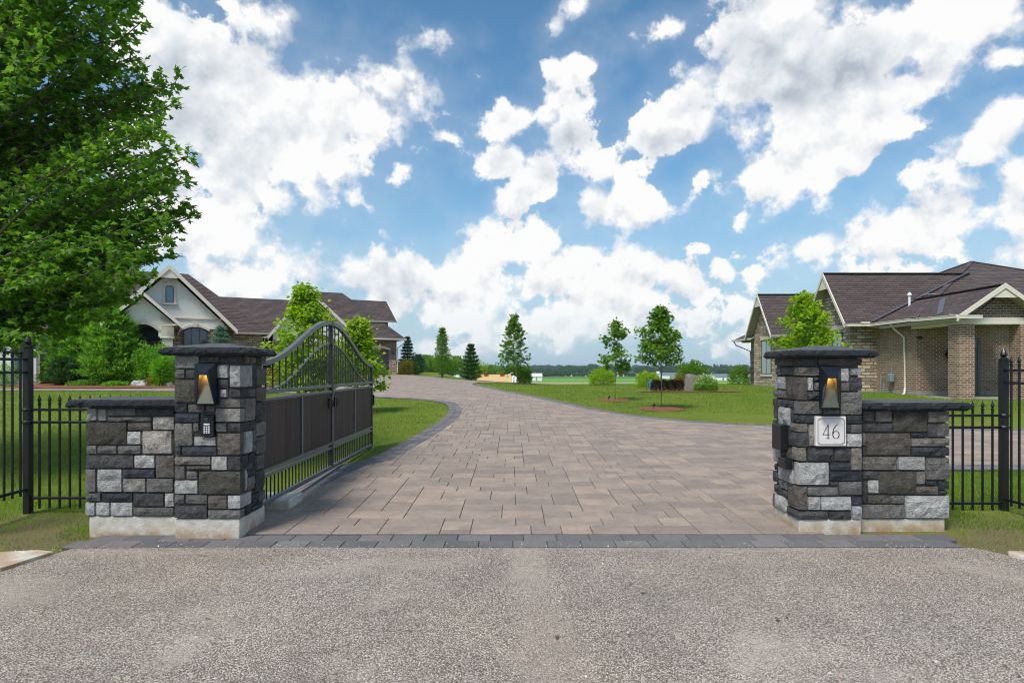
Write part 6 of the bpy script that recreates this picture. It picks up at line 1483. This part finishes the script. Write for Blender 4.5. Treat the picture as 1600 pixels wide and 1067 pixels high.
# trees standing in the dip beyond the crest
def dip_tree(label, u, v, Y, w, mat, seed):
    x_, _, zt = P(u, v, Y); z0 = T(x_, Y); H = zt-z0; r = np.random.default_rng(seed); rr = random.Random(seed)
    t_ = root('broadleaf_tree', label, 'tree', (x_, Y, z0), 'trees in the dip beyond the crest'); MB().tube([(x_, Y, z0-.2), (x_, Y, z0+H*.7)], [.03*H, .01*H], 7).build('trunk', M_BARK, t_)
    n = 3200; C = []; D = []; lob = [(rr.gauss(0, .26)*w, rr.gauss(0, .26)*w, H*rr.uniform(.45, .85), w*rr.uniform(.20, .34)) for _ in range(9)]
    for _ in range(n):
        lx, ly, lz, lr = rr.choice(lob); d = Vector((rr.gauss(0, 1), rr.gauss(0, 1), rr.gauss(0, 1))).normalized(); f = lr*rr.uniform(.6, 1.05); C.append((x_+lx+d.x*f, Y+ly+d.y*f, z0+min(H, max(.3, lz+d.z*f*.9)))); D.append(tuple(d))
    tn = np.clip(.45+.25*r.normal(0, 1, n), 0, 1); leaves('crown', C, D, w*.06, tn, OVAL, mat, t_, r, .1, .6, .5)
for i, (lab, u, v, Y, w, mt_) in enumerate((('bushy green tree right of the blue green spruce', 655, 556, 105, 5.0, M_GMAPLE), ('green tree top left of the columnar tree', 672, 562, 110, 4.6, M_GMAPLE), ('rounded tree behind the columnar crest tree', 690, 559, 115, 6.5, M_GMAPLE), ('green tree right of the columnar crest tree', 701, 557, 100, 4.0, M_GMAPLE), ('dark tree left of the silo', 714, 570, 140, 5.0, M_DARKLEAF),
     ('light green tree right of the small pine', 748, 566, 110, 4.2, M_YMAPLE), ('dark rounded tree above the yellow roof', 757, 569, 130, 4.2, M_DARKLEAF), ('light green tree behind the trunk of the crest tree', 780, 565, 110, 4.6, M_GMAPLE), ('olive tree right of the crest tree trunk', 811, 577, 125, 3.0, M_GOLD))):
    dip_tree(lab, u, v, Y, w, mt_, 200+i)
# far woods and hedgerows
def wood(name, segs, mat, seed, dens=1.0):
    r = random.Random(seed); V = []; Fc = []; tn = []
    for (u0, u1, Y, h0, h1, conif) in segs:
        x0 = (u0-800)*Y/F; x1 = (u1-800)*Y/F; x = x0
        while x < x1:
            h = r.uniform(h0, h1); w = h*(.30 if conif else .75)*r.uniform(.8, 1.2); yy = Y+r.uniform(-.03, .03)*Y; g0 = -6.2
            m = 26 if not conif else 12
            for _ in range(int(m*dens)):
                d = Vector((r.gauss(0, 1), r.gauss(0, 1), r.gauss(0, 1))).normalized()
                if conif: zf = r.random()**.8; cx, cy, cz = x+d.x*w*(1-zf)*.8, yy+d.y*w, g0+h*zf; s = w*.5
                else: cx, cy, cz = x+d.x*w*.6, yy+d.y*w*.6, g0+h*.55+d.z*h*.42; s = w*.42
                n = len(V); a = r.uniform(0, 6.28)
                for k in range(4): b = a+k*1.57; V.append((cx+s*math.cos(b)*r.uniform(.6, 1.2), cy+s*.5*math.sin(b+1), cz+s*.7*math.sin(b)))
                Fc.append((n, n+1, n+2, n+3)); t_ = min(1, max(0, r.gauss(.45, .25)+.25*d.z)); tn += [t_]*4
            x += w*.95
    return npmesh(name, V, Fc, mat, kind='stuff', tone=tn)
wood('far_woods', [(480, 1700, 2600, 16, 26, 0), (760, 1700, 1700, 12, 17, 0), (-800, 700, 1400, 10, 16, 0), (880, 1010, 1150, 11, 16, 0), (1000, 1085, 1050, 10, 13, 0), (1040, 1180, 950, 9, 15, 1), (1100, 1700, 900, 9, 13, 0), (1700, 2600, 900, 9, 14, 0)], M_FAR, 5)
wood('hedgerow', [(820, 1000, 700, 3, 5, 0), (830, 870, 1000, 6, 9, 0), (640, 760, 600, 7, 11, 0)], M_FAR, 6)
# ------------------------------------------------------------------ haze
def haze():
    m = bpy.data.materials.new('pale_air'); m.use_nodes = True; nt = m.node_tree; nt.nodes.clear()
    out = nt.nodes.new('ShaderNodeOutputMaterial'); pv = nt.nodes.new('ShaderNodeVolumePrincipled'); pv.inputs['Color'].default_value = (.72, .85, 1, 1); pv.inputs['Density'].default_value = .00012; pv.inputs['Anisotropy'].default_value = .2
    nt.links.new(pv.outputs[0], out.inputs['Volume'])
    o = MB().box(-6200, 6200, -70, 6700, -9, 24).build('haze', m); o['kind'] = 'stuff'
haze()
